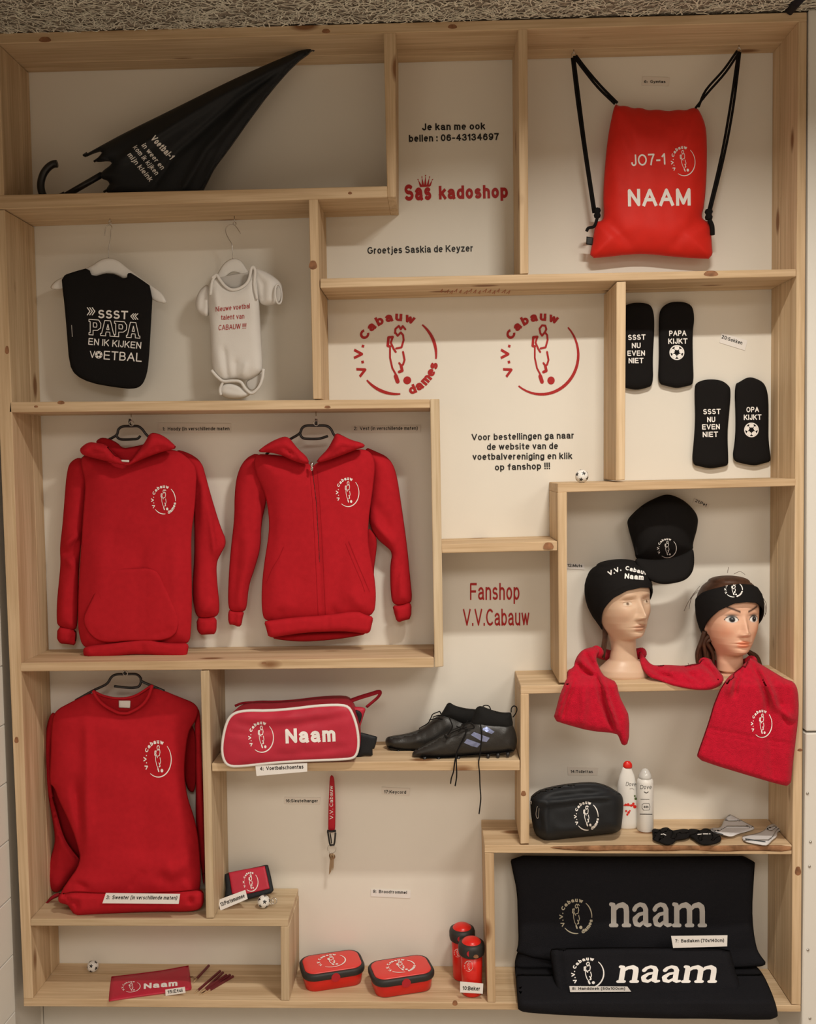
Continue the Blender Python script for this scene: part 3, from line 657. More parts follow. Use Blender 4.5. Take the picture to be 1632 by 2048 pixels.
put('shaft', G().add(*tube([P(128, 393, .10), P(204, 349, .10)], .0085, 12)).add(*tube([P(198, 352, .10), P(230, 338, .10)], .0068, 10)), PLB, um)
put('handle', G().add(*tube(curve([P(a / 2, b / 2, .10) for a, b in [(228, 655), (210, 658), (188, 675), (170, 705), (163, 745), (175, 785), (205, 803), (240, 790), (262, 780)]], 5), .0105, 12)), PLB, um)
for a, b in (((333, 622), (348, 612)), ((376, 646), (394, 636)), ((415, 768), (440, 752)), ((448, 772), (458, 764))): put('rib_tip', G().add(*tube([P(a[0] / 2, a[1] / 2, .098), P(b[0] / 2, b[1] / 2, .094)], .0032, 6)), PLB, um)
dd = D()
for s, x0, y0, x1, y1, c, b in (('Voetbal-1', 600, 555, 680, 640, 17, .02), ('in weer en', 565, 582, 645, 680, 13, 0), ('kom ik kijken', 530, 590, 622, 702, 13, 0), ('mijn kleink', 508, 620, 598, 728, 13, 0)):
    dd.merge(text(s, x0 / 2, y0 / 2, x1 / 2, y1 / 2, c * .78, b + .012, .12))
decal('printed_text', dd, [can], VIN, um)

# ------------------------------------------------------------------ red drawstring bag
gb = thing('drawstring_bag', 'bright red drawstring gym bag with white print and black cords', 'bag', tuple(P(1302, 515, .12)))
c2 = lambda l: [T2(x, y) for x, y in l]
bag = puff('bag_body', c2([(828, 414), (842, 424), (870, 422), (900, 434), (930, 430), (960, 442), (1000, 437), (1040, 446), (1080, 438), (1110, 442), (1135, 432), (1156, 430), (1172, 455), (1190, 500), (1196, 560), (1195, 700), (1186, 820), (1172, 872), (1195, 885), (1212, 892), (1214, 960), (1220, 1036), (1150, 1034), (1050, 1026), (960, 1016), (880, 1018), (800, 1028), (724, 1034), (738, 970), (748, 900), (752, 886), (775, 884), (784, 868), (780, 780), (788, 660), (798, 560), (812, 480)]), .15, .045, BRED, gb, pw=.75, R=62, Tb=.03, sm=1, step=5, noise=.0012,
           folds=[(c2([(850, 430), (860, 500), (900, 600)]), -.006, 7), (c2([(1120, 440), (1110, 520), (1060, 600)]), -.007, 8), (c2([(900, 440), (905, 520)]), .005, 5), (c2([(960, 445), (962, 510)]), -.004, 5), (c2([(1050, 445), (1048, 520)]), .005, 6), (c2([(785, 880), (840, 930), (900, 1000)]), -.010, 12), (c2([(1172, 880), (1100, 930), (1060, 1000)]), -.008, 12), (c2([(800, 620), (830, 800)]), .006, 16), (c2([(1170, 620), (1150, 800), (1100, 950)]), .006, 14)])
for cords in (([(665, 228), (700, 275), (760, 350), (828, 416)], [(672, 222), (712, 275), (772, 345), (838, 412)]), ([(664, 225), (686, 400), (712, 600), (750, 852)], [(656, 232), (676, 400), (704, 600), (742, 852)]),
              ([(1325, 208), (1270, 290), (1200, 370), (1150, 432)], [(1316, 204), (1262, 280), (1192, 360), (1162, 428)]), ([(1328, 210), (1302, 420), (1265, 620), (1208, 850)], [(1320, 215), (1290, 420), (1254, 620), (1200, 850)])):
    gg = G()
    for s in cords: gg.add(*ptube(c2(s), .138, .0036, 4, n=6))
    put('cord', gg, BLK, gb)
for x, y, r in ((757, 852, .0105), (1203, 858, .0115)):
    c = P(*T2(x, y), .135); put('knot', G().add(*lathe([(.0005, -r * 1.5), (r * .8, -r * 1.2), (r * .95, -r * .6), (r * .7, 0), (r, r * .6), (r * .8, r * 1.2), (.0005, r * 1.5)], c, 12)), BLK, gb)
put('cord_tail', G().add(*ptube(c2([(757, 872), (745, 905), (722, 912), (714, 925)]), .13, .0045, 4, n=6)), BLK, gb)
put('cord_tail', G().add(*ptube(c2([(1205, 880), (1216, 905), (1218, 940)]), .13, .0065, 4, n=6)), BLK, gb)
puff('side_label', c2([(714, 946), (742, 950), (738, 982), (712, 978)]), .13, .001, KVIN, gb, R=2, sm=0, step=3)
decal('printed_text', text('JO7-1', *T2(893, 665), *T2(1030, 658), 23, .006).merge(text('NAAM', *T2(880, 826), *T2(1131, 822), 35, .022)), [bag], VIN, gb)
decal('printed_emblem', logo(*T2(1102, 645), 23, 29, 8), [bag], VIN, gb)
eye_hook(*T2(663, 220), .138, zbot('top', .7), 'small steel hook above the left cord of the red drawstring bag')
eye_hook(*T2(1324, 202), .138, zbot('top', 1.0), 'small steel hook above the right cord of the red drawstring bag')

# ------------------------------------------------------------------ bib and romper
T3 = lambda x, y: (x / 2.473, 380 + y / 2.473)
c3 = lambda l: [T3(x, y) for x, y in l]
zb = zbot('a', -.9)
hg = thing('clothes_hanger', 'white children hanger carrying the black bib', 'hanger', tuple(P(218, 530, .13)))
puff('hanger_body', c3([(243, 494), (262, 456), (310, 430), (450, 378), (490, 346), (535, 332), (585, 345), (630, 385), (760, 480), (800, 505), (829, 556), (815, 564), (750, 545), (625, 446), (545, 406), (455, 434), (320, 492)]), .135, .006, WPL, hg, R=5, sm=2, step=4)
put('wire_hook', G().add(*ptube(c3([(536, 338), (540, 272), (547, 235), (548, 205), (554, 185), (542, 172), (524, 184), (517, 226)]), .135, .0012, 5, n=6)), STEEL, hg)
bib = thing('baby_bib', 'black baby bib with white print on a white hanger', 'bib', tuple(P(218, 775, .12)))
bb = puff('bib_cloth', c3([(440, 384), (372, 402), (304, 425), (310, 500), (318, 560), (330, 700), (342, 860), (372, 918), (450, 955), (560, 975), (660, 986), (703, 968), (726, 915), (736, 850), (745, 700), (757, 484), (690, 436), (630, 400), (628, 446), (545, 406), (455, 432)]), .118, .006, BLK, bib, R=6, Tb=.004, sm=1, step=5, noise=.0018, nscale=70)
b1 = D()
for k in range(3):
    x = 432 + k * 12; b1.stroke([T3(x, 582), T3(x + 13, 600), T3(x, 618)], 1.9)
    x = 682 - k * 11; b1.stroke([T3(x, 612), T3(x - 13, 624), T3(x, 640)], 1.7)
b1.merge(text('SSST', *T3(485, 634), *T3(632, 640), 17, .018)).merge(text('EN IK KIJKEN', *T3(436, 765), *T3(697, 786), 13.5, .004))
b1.merge(text('V', *T3(443, 830), *T3(470, 831), 14, 0)).merge(text('ETBAL', *T3(512, 838), *T3(700, 850), 17.5, 0)).merge(ballprint(*T3(488, 815), 7.0))

for i, (ch, xa_, xb_) in enumerate((('P', 440, 500), ('A', 497, 568), ('P', 566, 628), ('A', 625, 692))):
    ax, ay = T3(xa_, 640); bx, by = T3(xb_, 716); out_letter(b1, ch, ax, ay - .07 * 180, bx, by - .07 * 180, 1.5, .07)
decal('printed_text', b1, [bb], VIN, bib)
sl_ = D(); sl_.stroke([T3(354, 668), T3(358, 726)], 1.3, caps=False)
decal('side_label', sl_, [bb], GVIN, bib)
hg2 = thing('clothes_hanger', 'white children hanger inside the white romper', 'hanger', tuple(P(465, 545, .13)))
puff('hanger_body', c3([(1040, 470), (1075, 415), (1105, 362), (1150, 334), (1195, 346), (1222, 395), (1260, 430), (1250, 450), (1200, 420), (1150, 400), (1105, 440), (1060, 480)]), .138, .005, WPL, hg2, R=5, step=4)
put('wire_hook', G().add(*ptube(c3([(1150, 340), (1148, 275), (1130, 240), (1117, 210), (1120, 184), (1142, 171), (1166, 180), (1190, 216)]), .138, .0012, 5, n=6)), STEEL, hg2)
rp = thing('baby_romper', 'white short-sleeved baby romper with red text on a white hanger', 'romper', tuple(P(470, 795, .12)))
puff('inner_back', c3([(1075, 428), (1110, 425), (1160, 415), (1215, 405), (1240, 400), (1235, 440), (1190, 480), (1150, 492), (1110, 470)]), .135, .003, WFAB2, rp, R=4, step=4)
rb = puff('romper_body', c3([(1028, 480), (1046, 436), (1072, 420), (1085, 440), (1110, 470), (1150, 488), (1195, 474), (1228, 440), (1243, 382), (1272, 392), (1282, 560), (1286, 620), (1293, 740), (1302, 884), (1290, 905), (1262, 925), (1215, 945), (1180, 932), (1140, 938), (1100, 945), (1070, 920), (1046, 890), (1040, 700), (1030, 560)]), .12, .026, WFAB, rp, R=22, sm=1, step=4.5, noise=.0014,
          folds=[(c3([(1125, 940), (1115, 860), (1105, 780)]), -.010, 5), (c3([(1160, 938), (1165, 840)]), -.008, 5), (c3([(1200, 940), (1215, 850)]), .007, 6), (c3([(1060, 480), (1075, 600)]), .005, 6), (c3([(1262, 400), (1255, 500), (1280, 580)]), -.006, 5)])
puff('sleeve', c3([(1035, 458), (992, 488), (968, 535), (966, 585), (992, 615), (1034, 634), (1040, 560)]), .13, .018, WFAB, rp, R=13, step=4, folds=[(c3([(1010, 490), (1000, 600)]), -.005, 5)])
puff('sleeve', c3([(1243, 380), (1305, 396), (1370, 438), (1399, 472), (1396, 535), (1366, 571), (1292, 573), (1272, 525)]), .122, .022, WFAB, rp, R=15, step=4, folds=[(c3([(1262, 400), (1300, 470), (1300, 560)]), -.006, 5), (c3([(1330, 430), (1330, 560)]), .004, 8)])
put('cuff', G().add(*tube([P(*T3(1377 + 17 * math.cos(a) + 3 * math.sin(a), 515 + 48 * math.sin(a)), .100 + .012 * math.cos(a)) for a in [2 * math.pi * k / 20 for k in range(20)]], .0028, 8, closed=True)), WFAB, rp)
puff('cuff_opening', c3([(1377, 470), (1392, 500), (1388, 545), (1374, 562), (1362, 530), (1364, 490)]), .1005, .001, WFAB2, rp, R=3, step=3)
put('neck_binding', G().add(*ptube(c3([(1048, 436), (1072, 420), (1088, 444), (1115, 476), (1152, 494), (1198, 480), (1230, 446), (1245, 384), (1262, 398), (1258, 470), (1272, 540)]), .098, .0042, 5, n=8)).add(*ptube(c3([(1072, 420), (1050, 450), (1040, 520)]), .1, .004, 5, n=8)), WFAB, rp)
puff('crotch_flap', c3([(1086, 980), (1110, 955), (1150, 955), (1195, 975), (1225, 1000), (1246, 1006), (1222, 1024), (1180, 1036), (1120, 1032), (1088, 1010)]), .115, .014, WFAB, rp, R=8, step=3.5, folds=[(c3([(1110, 1000), (1200, 1015)]), .004, 4)])
put('leg_binding', G().add(*ptube(c3([(1046, 892), (1075, 925), (1105, 946), (1150, 944), (1190, 950), (1215, 985), (1245, 1006), (1280, 975), (1298, 930), (1303, 885)]), .102, .0045, 5, n=8)).add(*ptube(c3([(1105, 946), (1088, 985), (1092, 1015)]), .104, .004, 5, n=8)), WFAB, rp)
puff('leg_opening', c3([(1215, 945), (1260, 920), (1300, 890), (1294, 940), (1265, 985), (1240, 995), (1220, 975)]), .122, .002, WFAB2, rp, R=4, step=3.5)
decal('printed_text', text('Nieuwe voetbal', *T3(1067, 602), *T3(1236, 585), 10, 0, .08).merge(text('talent van', *T3(1093, 643), *T3(1208, 636), 10, 0, .08)).merge(text('CABAUW !!!!', *T3(1080, 694), *T3(1217, 685), 10.5, 0, .12)), [rb], RVIN, rp)
decal('care_tag', text('56', *T3(1152, 472), *T3(1182, 462), 6, .02), [rb], KVIN, rp, Y=.118, off=.03) if 0 else None
eye_hook(*T3(544, 160), .135, zb, 'small steel hook holding the hanger of the black bib', .004)
eye_hook(*T3(1160, 166), .138, zb, 'small steel hook holding the hanger of the white romper', .004)

# ------------------------------------------------------------------ red sweaters on black hangers
def bhanger(label, T, main, low, stem, Y, eye, zt):
    h = thing('clothes_hanger', label, 'hanger', tuple(P(*T(*main[len(main) // 2]), Y)))
    put('hanger_frame', G().add(*ptube([T(*p) for p in main], Y, .0038, 6)).add(*ptube([T(*p) for p in low], Y, .0038, 6)), PLB, h)
    put('hanger_stem', G().add(*ptube([T(*p) for p in stem], Y, .0034, 4)), PLB, h)
    eye_hook(*T(*eye), Y - .004, zt, 'small steel hook holding the ' + label.split('hanger ')[0] + 'hanger ' + label.split('hanger ')[1], .007)
    return h
c6 = lambda l: [T6(x, y) for x, y in l]; c7 = lambda l: [T7(x, y) for x, y in l]
bhanger('black plastic hanger of the hooded sweater', T6, [(560, 400), (640, 330), (732, 274), (792, 238), (806, 200), (835, 180), (893, 178), (938, 179), (968, 200), (1002, 242), (1080, 300)], [(793, 236), (800, 256), (828, 268), (900, 267), (935, 263), (955, 244)], [(893, 178), (880, 158), (884, 128)], .13, (894, 160), zbot('b', -.7))
h1 = thing('hooded_sweater', 'red hooded pullover with a front pocket, on the left of the two hoodies', 'sweater', tuple(P(265, 1316, .1)))
HY = .150
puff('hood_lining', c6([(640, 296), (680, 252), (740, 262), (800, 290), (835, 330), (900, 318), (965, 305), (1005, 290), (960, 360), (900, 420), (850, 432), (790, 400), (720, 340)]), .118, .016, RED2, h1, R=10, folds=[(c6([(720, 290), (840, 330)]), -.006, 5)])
SL = puff('sleeve', c6([(560, 380), (472, 418), (450, 520), (438, 680), (424, 860), (406, 1000), (412, 1100), (404, 1200), (388, 1350), (384, 1480), (392, 1545), (520, 1580), (530, 1480), (535, 1250), (540, 1100), (560, 900), (590, 650), (620, 480)]), HY, .022, RED, h1, pw=.8, R=22, noise=.001,
          folds=[(c6([(400, 1008), (470, 960), (550, 905)]), .012, 6), (c6([(415, 1040), (480, 1050), (545, 960)]), -.016, 9), (c6([(440, 1060), (500, 1120), (535, 1200)]), .010, 7), (c6([(430, 700), (440, 900)]), .004, 9), (c6([(420, 1200), (410, 1500)]), .005, 8)])
puff('cuff', c6([(390, 1540), (460, 1548), (518, 1565), (524, 1600), (512, 1672), (480, 1662), (386, 1655)]), HY, .018, RED, h1, sm=1, R=10, folds=[(c6([(480, 1570), (470, 1665)]), -.006, 4)])
SR = puff('sleeve', c6([(1180, 330), (1290, 360), (1372, 420), (1400, 520), (1432, 640), (1500, 865), (1546, 966), (1500, 1050), (1470, 1110), (1478, 1250), (1496, 1420), (1478, 1475), (1400, 1488), (1335, 1482), (1310, 1360), (1308, 1250), (1320, 1100), (1322, 885), (1318, 700), (1320, 560), (1260, 420)]), HY, .023, RED, h1, pw=.8, R=24, noise=.001,
          folds=[(c6([(1412, 620), (1440, 850), (1466, 1100)]), .012, 5), (c6([(1430, 640), (1460, 850), (1500, 1000)]), -.010, 9), (c6([(1345, 560), (1335, 700), (1325, 900)]), -.014, 7), (c6([(1340, 1000), (1350, 1200), (1345, 1400)]), .004, 8), (c6([(1370, 1450), (1430, 1380), (1480, 1400)]), .005, 7)])
puff('cuff', c6([(1334, 1476), (1400, 1482), (1476, 1468), (1472, 1592), (1430, 1594), (1342, 1598)]), HY, .018, RED, h1, sm=1, R=10, folds=[(c6([(1400, 1490), (1402, 1590)]), .003, 6)])
HB = puff('torso', c6([(560, 372), (640, 392), (860, 430), (1100, 350), (1190, 332), (1290, 400), (1340, 470), (1332, 620), (1322, 760), (1300, 900), (1302, 1100), (1306, 1400), (1300, 1560), (1288, 1668), (1100, 1672), (700, 1700), (566, 1690), (535, 1590), (530, 1500), (532, 1300), (548, 1050), (566, 760), (585, 560), (548, 440)]), .115, .027, RED, h1, pw=.85, R=50, Tb=.05, noise=.0018, nscale=60,
          folds=[(c6([(600, 450), (580, 700), (560, 1000)]), -.010, 9), (c6([(1330, 500), (1318, 900)]), -.008, 7), (c6([(600, 420), (760, 450), (900, 450)]), -.008, 9), (c6([(960, 1000), (955, 1300), (962, 1600)]), -.007, 16), (c6([(1200, 1000), (1220, 1300), (1200, 1600)]), .006, 18), (c6([(700, 900), (680, 1300), (700, 1600)]), .005, 20), (c6([(600, 1560), (660, 1640)]), -.008, 7), (c6([(1040, 1600), (1100, 1640), (1160, 1620)]), -.009, 6), (c6([(560, 1500), (600, 1620)]), .006, 8)])
puff('waistband', c6([(572, 1752), (562, 1690), (600, 1672), (700, 1660), (850, 1640), (1000, 1622), (1100, 1648), (1200, 1655), (1284, 1652), (1280, 1700), (1266, 1764), (1150, 1752), (1000, 1732), (900, 1730), (800, 1745), (690, 1757)]), .095, .015, RED, h1, sm=1, pw=.6, R=10, Tb=.03, folds=[(c6([(600, 1670), (610, 1750)]), .004, 5), (c6([(960, 1650), (960, 1735)]), -.005, 8)])
puff('pocket', c6([(688, 1150), (870, 1146), (1062, 1140), (1110, 1240), (1160, 1350), (1222, 1490), (1200, 1600), (1100, 1640), (900, 1635), (700, 1655), (610, 1600), (556, 1500), (600, 1400), (650, 1300)]), .0875, .0045, RED, h1, pw=.8, R=6, Tb=.004, folds=[(c6([(962, 1150), (958, 1640)]), -.005, 16), (c6([(610, 1560), (680, 1640)]), -.005, 7), (c6([(1060, 1600), (1160, 1560)]), -.005, 6)])
puff('hood', c6([(545, 350), (540, 330), (600, 284), (655, 290), (722, 302), (760, 345), (800, 388), (850, 422), (885, 424), (920, 370), (960, 322), (990, 280), (1022, 218), (1080, 228), (1135, 258), (1170, 290), (1212, 330), (1110, 350), (1010, 385), (930, 420), (880, 446), (850, 446), (780, 432), (700, 410), (620, 392), (555, 372)]), .072, .034, RED, h1, R=15, Tb=.03,
     folds=[(c6([(600, 350), (700, 360), (820, 410)]), -.008, 5), (c6([(1180, 320), (1060, 330), (940, 400)]), -.009, 5), (c6([(640, 310), (760, 380)]), .006, 6), (c6([(1030, 250), (1000, 320)]), .006, 8)])
puff('care_tag', c6([(822, 406), (880, 408), (878, 424), (826, 420)]), .045, .001, WFAB, h1, R=2, sm=0, step=3)
decal('printed_emblem', logo(T6(1114, 0)[0], T6(0, 680)[1], 23.2, 28, 2, True), [HB, SR], VIN, h1)

bhanger('black plastic hanger of the zipped hooded jacket', T7, [(380, 370), (460, 310), (545, 266), (608, 228), (626, 192), (655, 175), (720, 174), (790, 176), (822, 198), (846, 240), (900, 290)], [(612, 226), (622, 250), (650, 263), (740, 263), (802, 245)], [(720, 174), (722, 150), (722, 128)], .13, (722, 158), zbot('b', -.2))
h2 = thing('zipped_hoodie', 'red zipped hooded jacket, on the right of the two hoodies', 'jacket', tuple(P(630, 1280, .1)))
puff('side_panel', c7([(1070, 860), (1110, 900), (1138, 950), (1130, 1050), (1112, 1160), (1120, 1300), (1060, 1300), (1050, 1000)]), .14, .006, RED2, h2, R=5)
puff('sleeve', c7([(340, 350), (240, 394), (184, 498), (166, 640), (166, 800), (142, 1000), (126, 1200), (120, 1420), (160, 1445), (228, 1445), (252, 1410), (262, 1270), (310, 1130), (346, 1000), (348, 850), (380, 700), (420, 500)]), HY, .023, RED, h2, pw=.8, R=24, noise=.001,
     folds=[(c7([(350, 640), (380, 760), (350, 900)]), -.016, 8), (c7([(190, 900), (170, 1200), (150, 1420)]), -.007, 9), (c7([(250, 900), (250, 1150), (210, 1350)]), .006, 10), (c7([(300, 900), (360, 820)]), .006, 6)])
puff('cuff', c7([(122, 1424), (160, 1438), (236, 1436), (222, 1480), (214, 1538), (190, 1544), (160, 1528), (124, 1528)]), HY, .018, RED, h2, sm=1, R=9, folds=[(c7([(165, 1440), (165, 1530)]), -.008, 4)])
puff('sleeve', c7([(1040, 312), (1130, 350), (1216, 390), (1266, 480), (1300, 700), (1342, 1000), (1360, 1200), (1378, 1360), (1350, 1392), (1240, 1402), (1226, 1280), (1224, 1120), (1242, 1035), (1190, 990), (1140, 950), (1080, 862), (1086, 700), (1100, 500)]), HY, .023, RED, h2, pw=.8, R=24, noise=.001,
     folds=[(c7([(1100, 820), (1200, 930), (1280, 1100)]), .010, 8), (c7([(1290, 760), (1320, 1000), (1340, 1250)]), -.007, 9), (c7([(1255, 1000), (1290, 1120), (1265, 1250), (1262, 1400)]), -.008, 5), (c7([(1120, 700), (1240, 900)]), -.006, 10)])
puff('cuff', c7([(1240, 1396), (1300, 1396), (1372, 1366), (1368, 1490), (1320, 1498), (1272, 1518), (1250, 1440)]), HY, .018, RED, h2, sm=1, R=9, folds=[(c7([(1285, 1400), (1290, 1510)]), .004, 4)])
JB = puff('torso', c7([(300, 366), (420, 370), (600, 392), (676, 428), (692, 470), (716, 428), (850, 380), (1050, 318), (1130, 400), (1108, 600), (1085, 760), (1074, 880), (1078, 1000), (1116, 1180), (1132, 1340), (1112, 1480), (900, 1500), (600, 1510), (372, 1515), (350, 1420), (352, 1250), (372, 1080), (396, 940), (404, 820), (380, 640), (300, 480)]), .115, .027, RED, h2, pw=.85, R=50, Tb=.05, noise=.0018, nscale=60,
          folds=[(c7([(690, 440), (722, 700), (738, 950), (752, 1250), (760, 1480)]), -.005, 3.5, 1), (c7([(360, 640), (400, 760), (404, 940)]), -.014, 9), (c7([(1110, 560), (1080, 860)]), -.012, 9), (c7([(470, 700), (440, 1000), (400, 1300)]), .006, 16), (c7([(930, 800), (900, 1100), (850, 1430)]), -.006, 18), (c7([(860, 1480), (830, 1420)]), -.010, 8), (c7([(480, 1420), (440, 1490)]), -.007, 8), (c7([(940, 1300), (1050, 1420)]), .006, 14), (c7([(560, 1400), (640, 1200)]), -.004, 14)])
puff('waistband', c7([(366, 1506), (400, 1500), (560, 1478), (800, 1462), (1000, 1432), (1060, 1462), (1114, 1474), (1100, 1530), (1086, 1592), (1000, 1582), (900, 1572), (780, 1576), (650, 1582), (520, 1600), (398, 1622), (384, 1560)]), .095, .015, RED, h2, sm=1, pw=.6, R=10, Tb=.02, folds=[(c7([(800, 1470), (800, 1570)]), -.004, 5)])
puff('back_hem', c7([(398, 1616), (520, 1590), (750, 1575), (950, 1572), (1080, 1588), (1000, 1606), (850, 1630), (650, 1645), (500, 1636)]), .135, .01, RED2, h2, R=6)
puff('hood', c7([(318, 356), (350, 325), (410, 286), (460, 262), (512, 245), (545, 262), (580, 310), (612, 345), (655, 380), (682, 432), (640, 436), (570, 415), (480, 372), (400, 355)]), .080, .034, RED, h2, R=14, Tb=.03, folds=[(c7([(400, 340), (500, 330), (600, 380)]), -.009, 5), (c7([(530, 350), (600, 400)]), -.008, 4)])
puff('hood', c7([(716, 432), (740, 392), (800, 335), (840, 260), (856, 220), (900, 240), (960, 272), (1040, 292), (1062, 318), (1000, 335), (900, 375), (800, 412)]), .080, .034, RED, h2, R=14, Tb=.03, folds=[(c7([(1030, 310), (900, 330), (760, 405)]), -.008, 5), (c7([(860, 250), (840, 330)]), .006, 8)])
zd = D(); zd.stroke([T7(*p) for p in [(697, 480), (724, 700), (738, 950), (745, 1100)]], .9)
zd2 = D()
for off in (-26, 24): zd2.stroke([T7(x + off, y) for x, y in [(705, 480), (724, 700), (738, 950), (752, 1250), (762, 1470)]], .7)
decal('zipper', zd, [JB], KVIN, h2); decal('placket_stitching', zd2, [JB], RED2, h2)
zp = P(*T7(693, 440), .082); put('zip_pull', G().add(*tube([zp + Vector((0, 0, .008)), zp, zp - Vector((0, .002, .014))], [.0035, .0045, .003], 8)).add(*tube([zp + Vector((.003 * math.cos(a), -.004, -.012 + .005 * math.sin(a))) for a in [k * .785 for k in range(8)]], .001, 6, closed=True)), STEEL, h2)
for pk in ([(500, 1000), (470, 1070), (420, 1150), (380, 1250)], [(944, 965), (990, 1080), (1050, 1220), (1086, 1305)]):
    e = D(); e.stroke([T7(*p) for p in pk], [1.6, 1.6, 1.2, .6]); decal('pocket_slit', e, [JB], RED2, h2)
e = D(); e.stroke([T7(x - 22, y + 12) for x, y in [(944, 965), (990, 1080), (1050, 1220), (1075, 1290)]], .8); decal('pocket_stitching', e, [JB], RED2, h2)
decal('printed_emblem', logo(*T7(938, 628), 22, 28.5, 2, False), [JB], VIN, h2)

Ts = lambda x, y: (x / 3.709, 1320 + y / 3.709)
cs = lambda l: [Ts(x, y) for x, y in l]
bhanger('black plastic hanger of the round-necked sweater', Ts, [(560, 300), (640, 255), (700, 222), (790, 178), (826, 128), (862, 108), (926, 105), (1010, 106), (1042, 132), (1052, 158), (1125, 190), (1220, 230)], [(1048, 158), (1030, 195), (985, 206), (920, 203), (848, 194)], [(926, 105), (924, 90), (924, 80)], .125, (930, 98), zbot('c', -.8))
sw = thing('sweater', 'red round-necked sweater bunched on the shelf below its hanger', 'sweater', tuple(P(260, 1826, .06)))
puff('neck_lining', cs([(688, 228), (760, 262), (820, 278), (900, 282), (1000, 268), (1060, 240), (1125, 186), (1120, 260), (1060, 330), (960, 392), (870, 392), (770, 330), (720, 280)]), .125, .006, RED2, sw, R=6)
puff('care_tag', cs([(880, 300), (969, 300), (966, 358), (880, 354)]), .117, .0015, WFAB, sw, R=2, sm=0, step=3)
puff('underarm_shade', cs([(1350, 480), (1460, 480), (1458, 980), (1400, 985), (1360, 860)]), .172, .004, RED2, sw, R=5)  # both underarm pieces: fabric in shadow, the shade put into the darker red
puff('underarm_shade', cs([(370, 920), (410, 930), (470, 1060), (540, 1200), (640, 1430), (620, 1500), (540, 1420), (450, 1300), (400, 1130)]), .186, .003, RED2, sw, R=5)
puff('sleeve', cs([(395, 374), (350, 450), (328, 650), (334, 880), (374, 1100), (410, 1310), (398, 1400), (346, 1550), (346, 1650), (378, 1716), (440, 1728), (530, 1610), (616, 1492), (560, 1430), (482, 1320), (430, 1130), (376, 950), (384, 600), (420, 420)]), .160, .022, RED, sw, pw=.8, R=16, noise=.0008, folds=[(cs([(400, 1050), (470, 1330), (560, 1480)]), .007, 8), (cs([(410, 1310), (380, 1600)]), -.008, 9)])
puff('sleeve', cs([(1470, 330), (1490, 450), (1500, 800), (1514, 1100), (1522, 1500), (1515, 1720), (1486, 1500), (1462, 1300), (1450, 1150), (1452, 980), (1450, 640), (1440, 450)]), .150, .018, RED, sw, pw=.8, R=9, folds=[])
SW = puff('torso', cs([(398, 380), (540, 305), (690, 230), (730, 290), (790, 345), (870, 384), (960, 388), (1050, 340), (1100, 270), (1128, 188), (1300, 262), (1482, 332), (1455, 450), (1400, 520), (1374, 700), (1366, 850), (1390, 1020), (1440, 1160), (1470, 1300), (1488, 1500), (1490, 1700), (1440, 1800), (1000, 1800), (600, 1800), (470, 1780), (440, 1745), (485, 1665), (605, 1500), (570, 1350), (510, 1190), (440, 1050), (400, 935), (364, 928), (376, 700), (380, 500)]),
          lerpY((1370, .125), (1500, .11), (1700, .09), (1830, .05)), .027, RED, sw, pw=.85, R=46, Tb=.025, noise=.0018, nscale=60,
          folds=[(cs([(640, 450), (650, 800), (640, 1200), (615, 1480)]), .012, 10), (cs([(560, 900), (590, 1200), (600, 1400)]), -.018, 10), (cs([(1340, 520), (1350, 850), (1380, 1050)]), -.006, 10), (cs([(1050, 700), (1080, 1200), (1060, 1500)]), -.005, 22), (cs([(500, 1680), (560, 1660), (650, 1690)]), -.014, 7), (cs([(960, 1700), (1050, 1600), (1060, 1560)]), -.006, 9), (cs([(1210, 1500), (1280, 1570), (1380, 1500), (1440, 1380)]), .008, 14), (cs([(1150, 1600), (1280, 1650), (1420, 1600)]), -.008, 14), (cs([(400, 400), (700, 430), (1100, 440)]), -.003, 12)])
SWB = puff('waistband', cs([(432, 1745), (470, 1725), (560, 1712), (700, 1722), (900, 1725), (1100, 1722), (1350, 1712), (1508, 1690), (1516, 1790), (1490, 1850), (1400, 1868), (1200, 1866), (1000, 1872), (800, 1884), (600, 1900), (560, 1902), (520, 1850), (505, 1815), (450, 1805), (430, 1790)]), .035, .030, RED, sw, pw=.7, R=15, Tb=.03,
           folds=[(cs([(480, 1740), (520, 1790), (570, 1800), (575, 1860)]), -.016, 4), (cs([(455, 1780), (500, 1800)]), -.012, 4), (cs([(1410, 1760), (1415, 1800)]), -.016, 5), (cs([(700, 1740), (1300, 1740)]), .003, 6)])
put('collar', G().add(*ptube(cs([(690, 228), (728, 290), (785, 342), (868, 386), (915, 394), (962, 388), (1050, 338), (1102, 268), (1130, 186)]), .094, .0045, 6, n=8)).add(*ptube(cs([(690, 228), (770, 266), (880, 285), (1000, 266), (1130, 186)]), .118, .0035, 6, n=8)), RED, sw)
decal('printed_emblem', logo(*Ts(1172, 735), 26.5, 36, 2, False), [SW], VIN, sw)
cuffd = puff('cuff', cs([(310, 1830), (350, 1790), (375, 1750), (440, 1720), (470, 1740), (430, 1760), (390, 1775), (340, 1815)]), .10, .012, DRED, sw, R=6)
card('white sweater label lying across the waistband of the round-necked sweater', [Ts(786, 1728), Ts(1336, 1735), Ts(1326, 1808), Ts(760, 1804)], '3:  Sweater (in verschillende maten)', Ts(786, 1774), Ts(1312, 1778), 7.5, -.012, shear=.2)
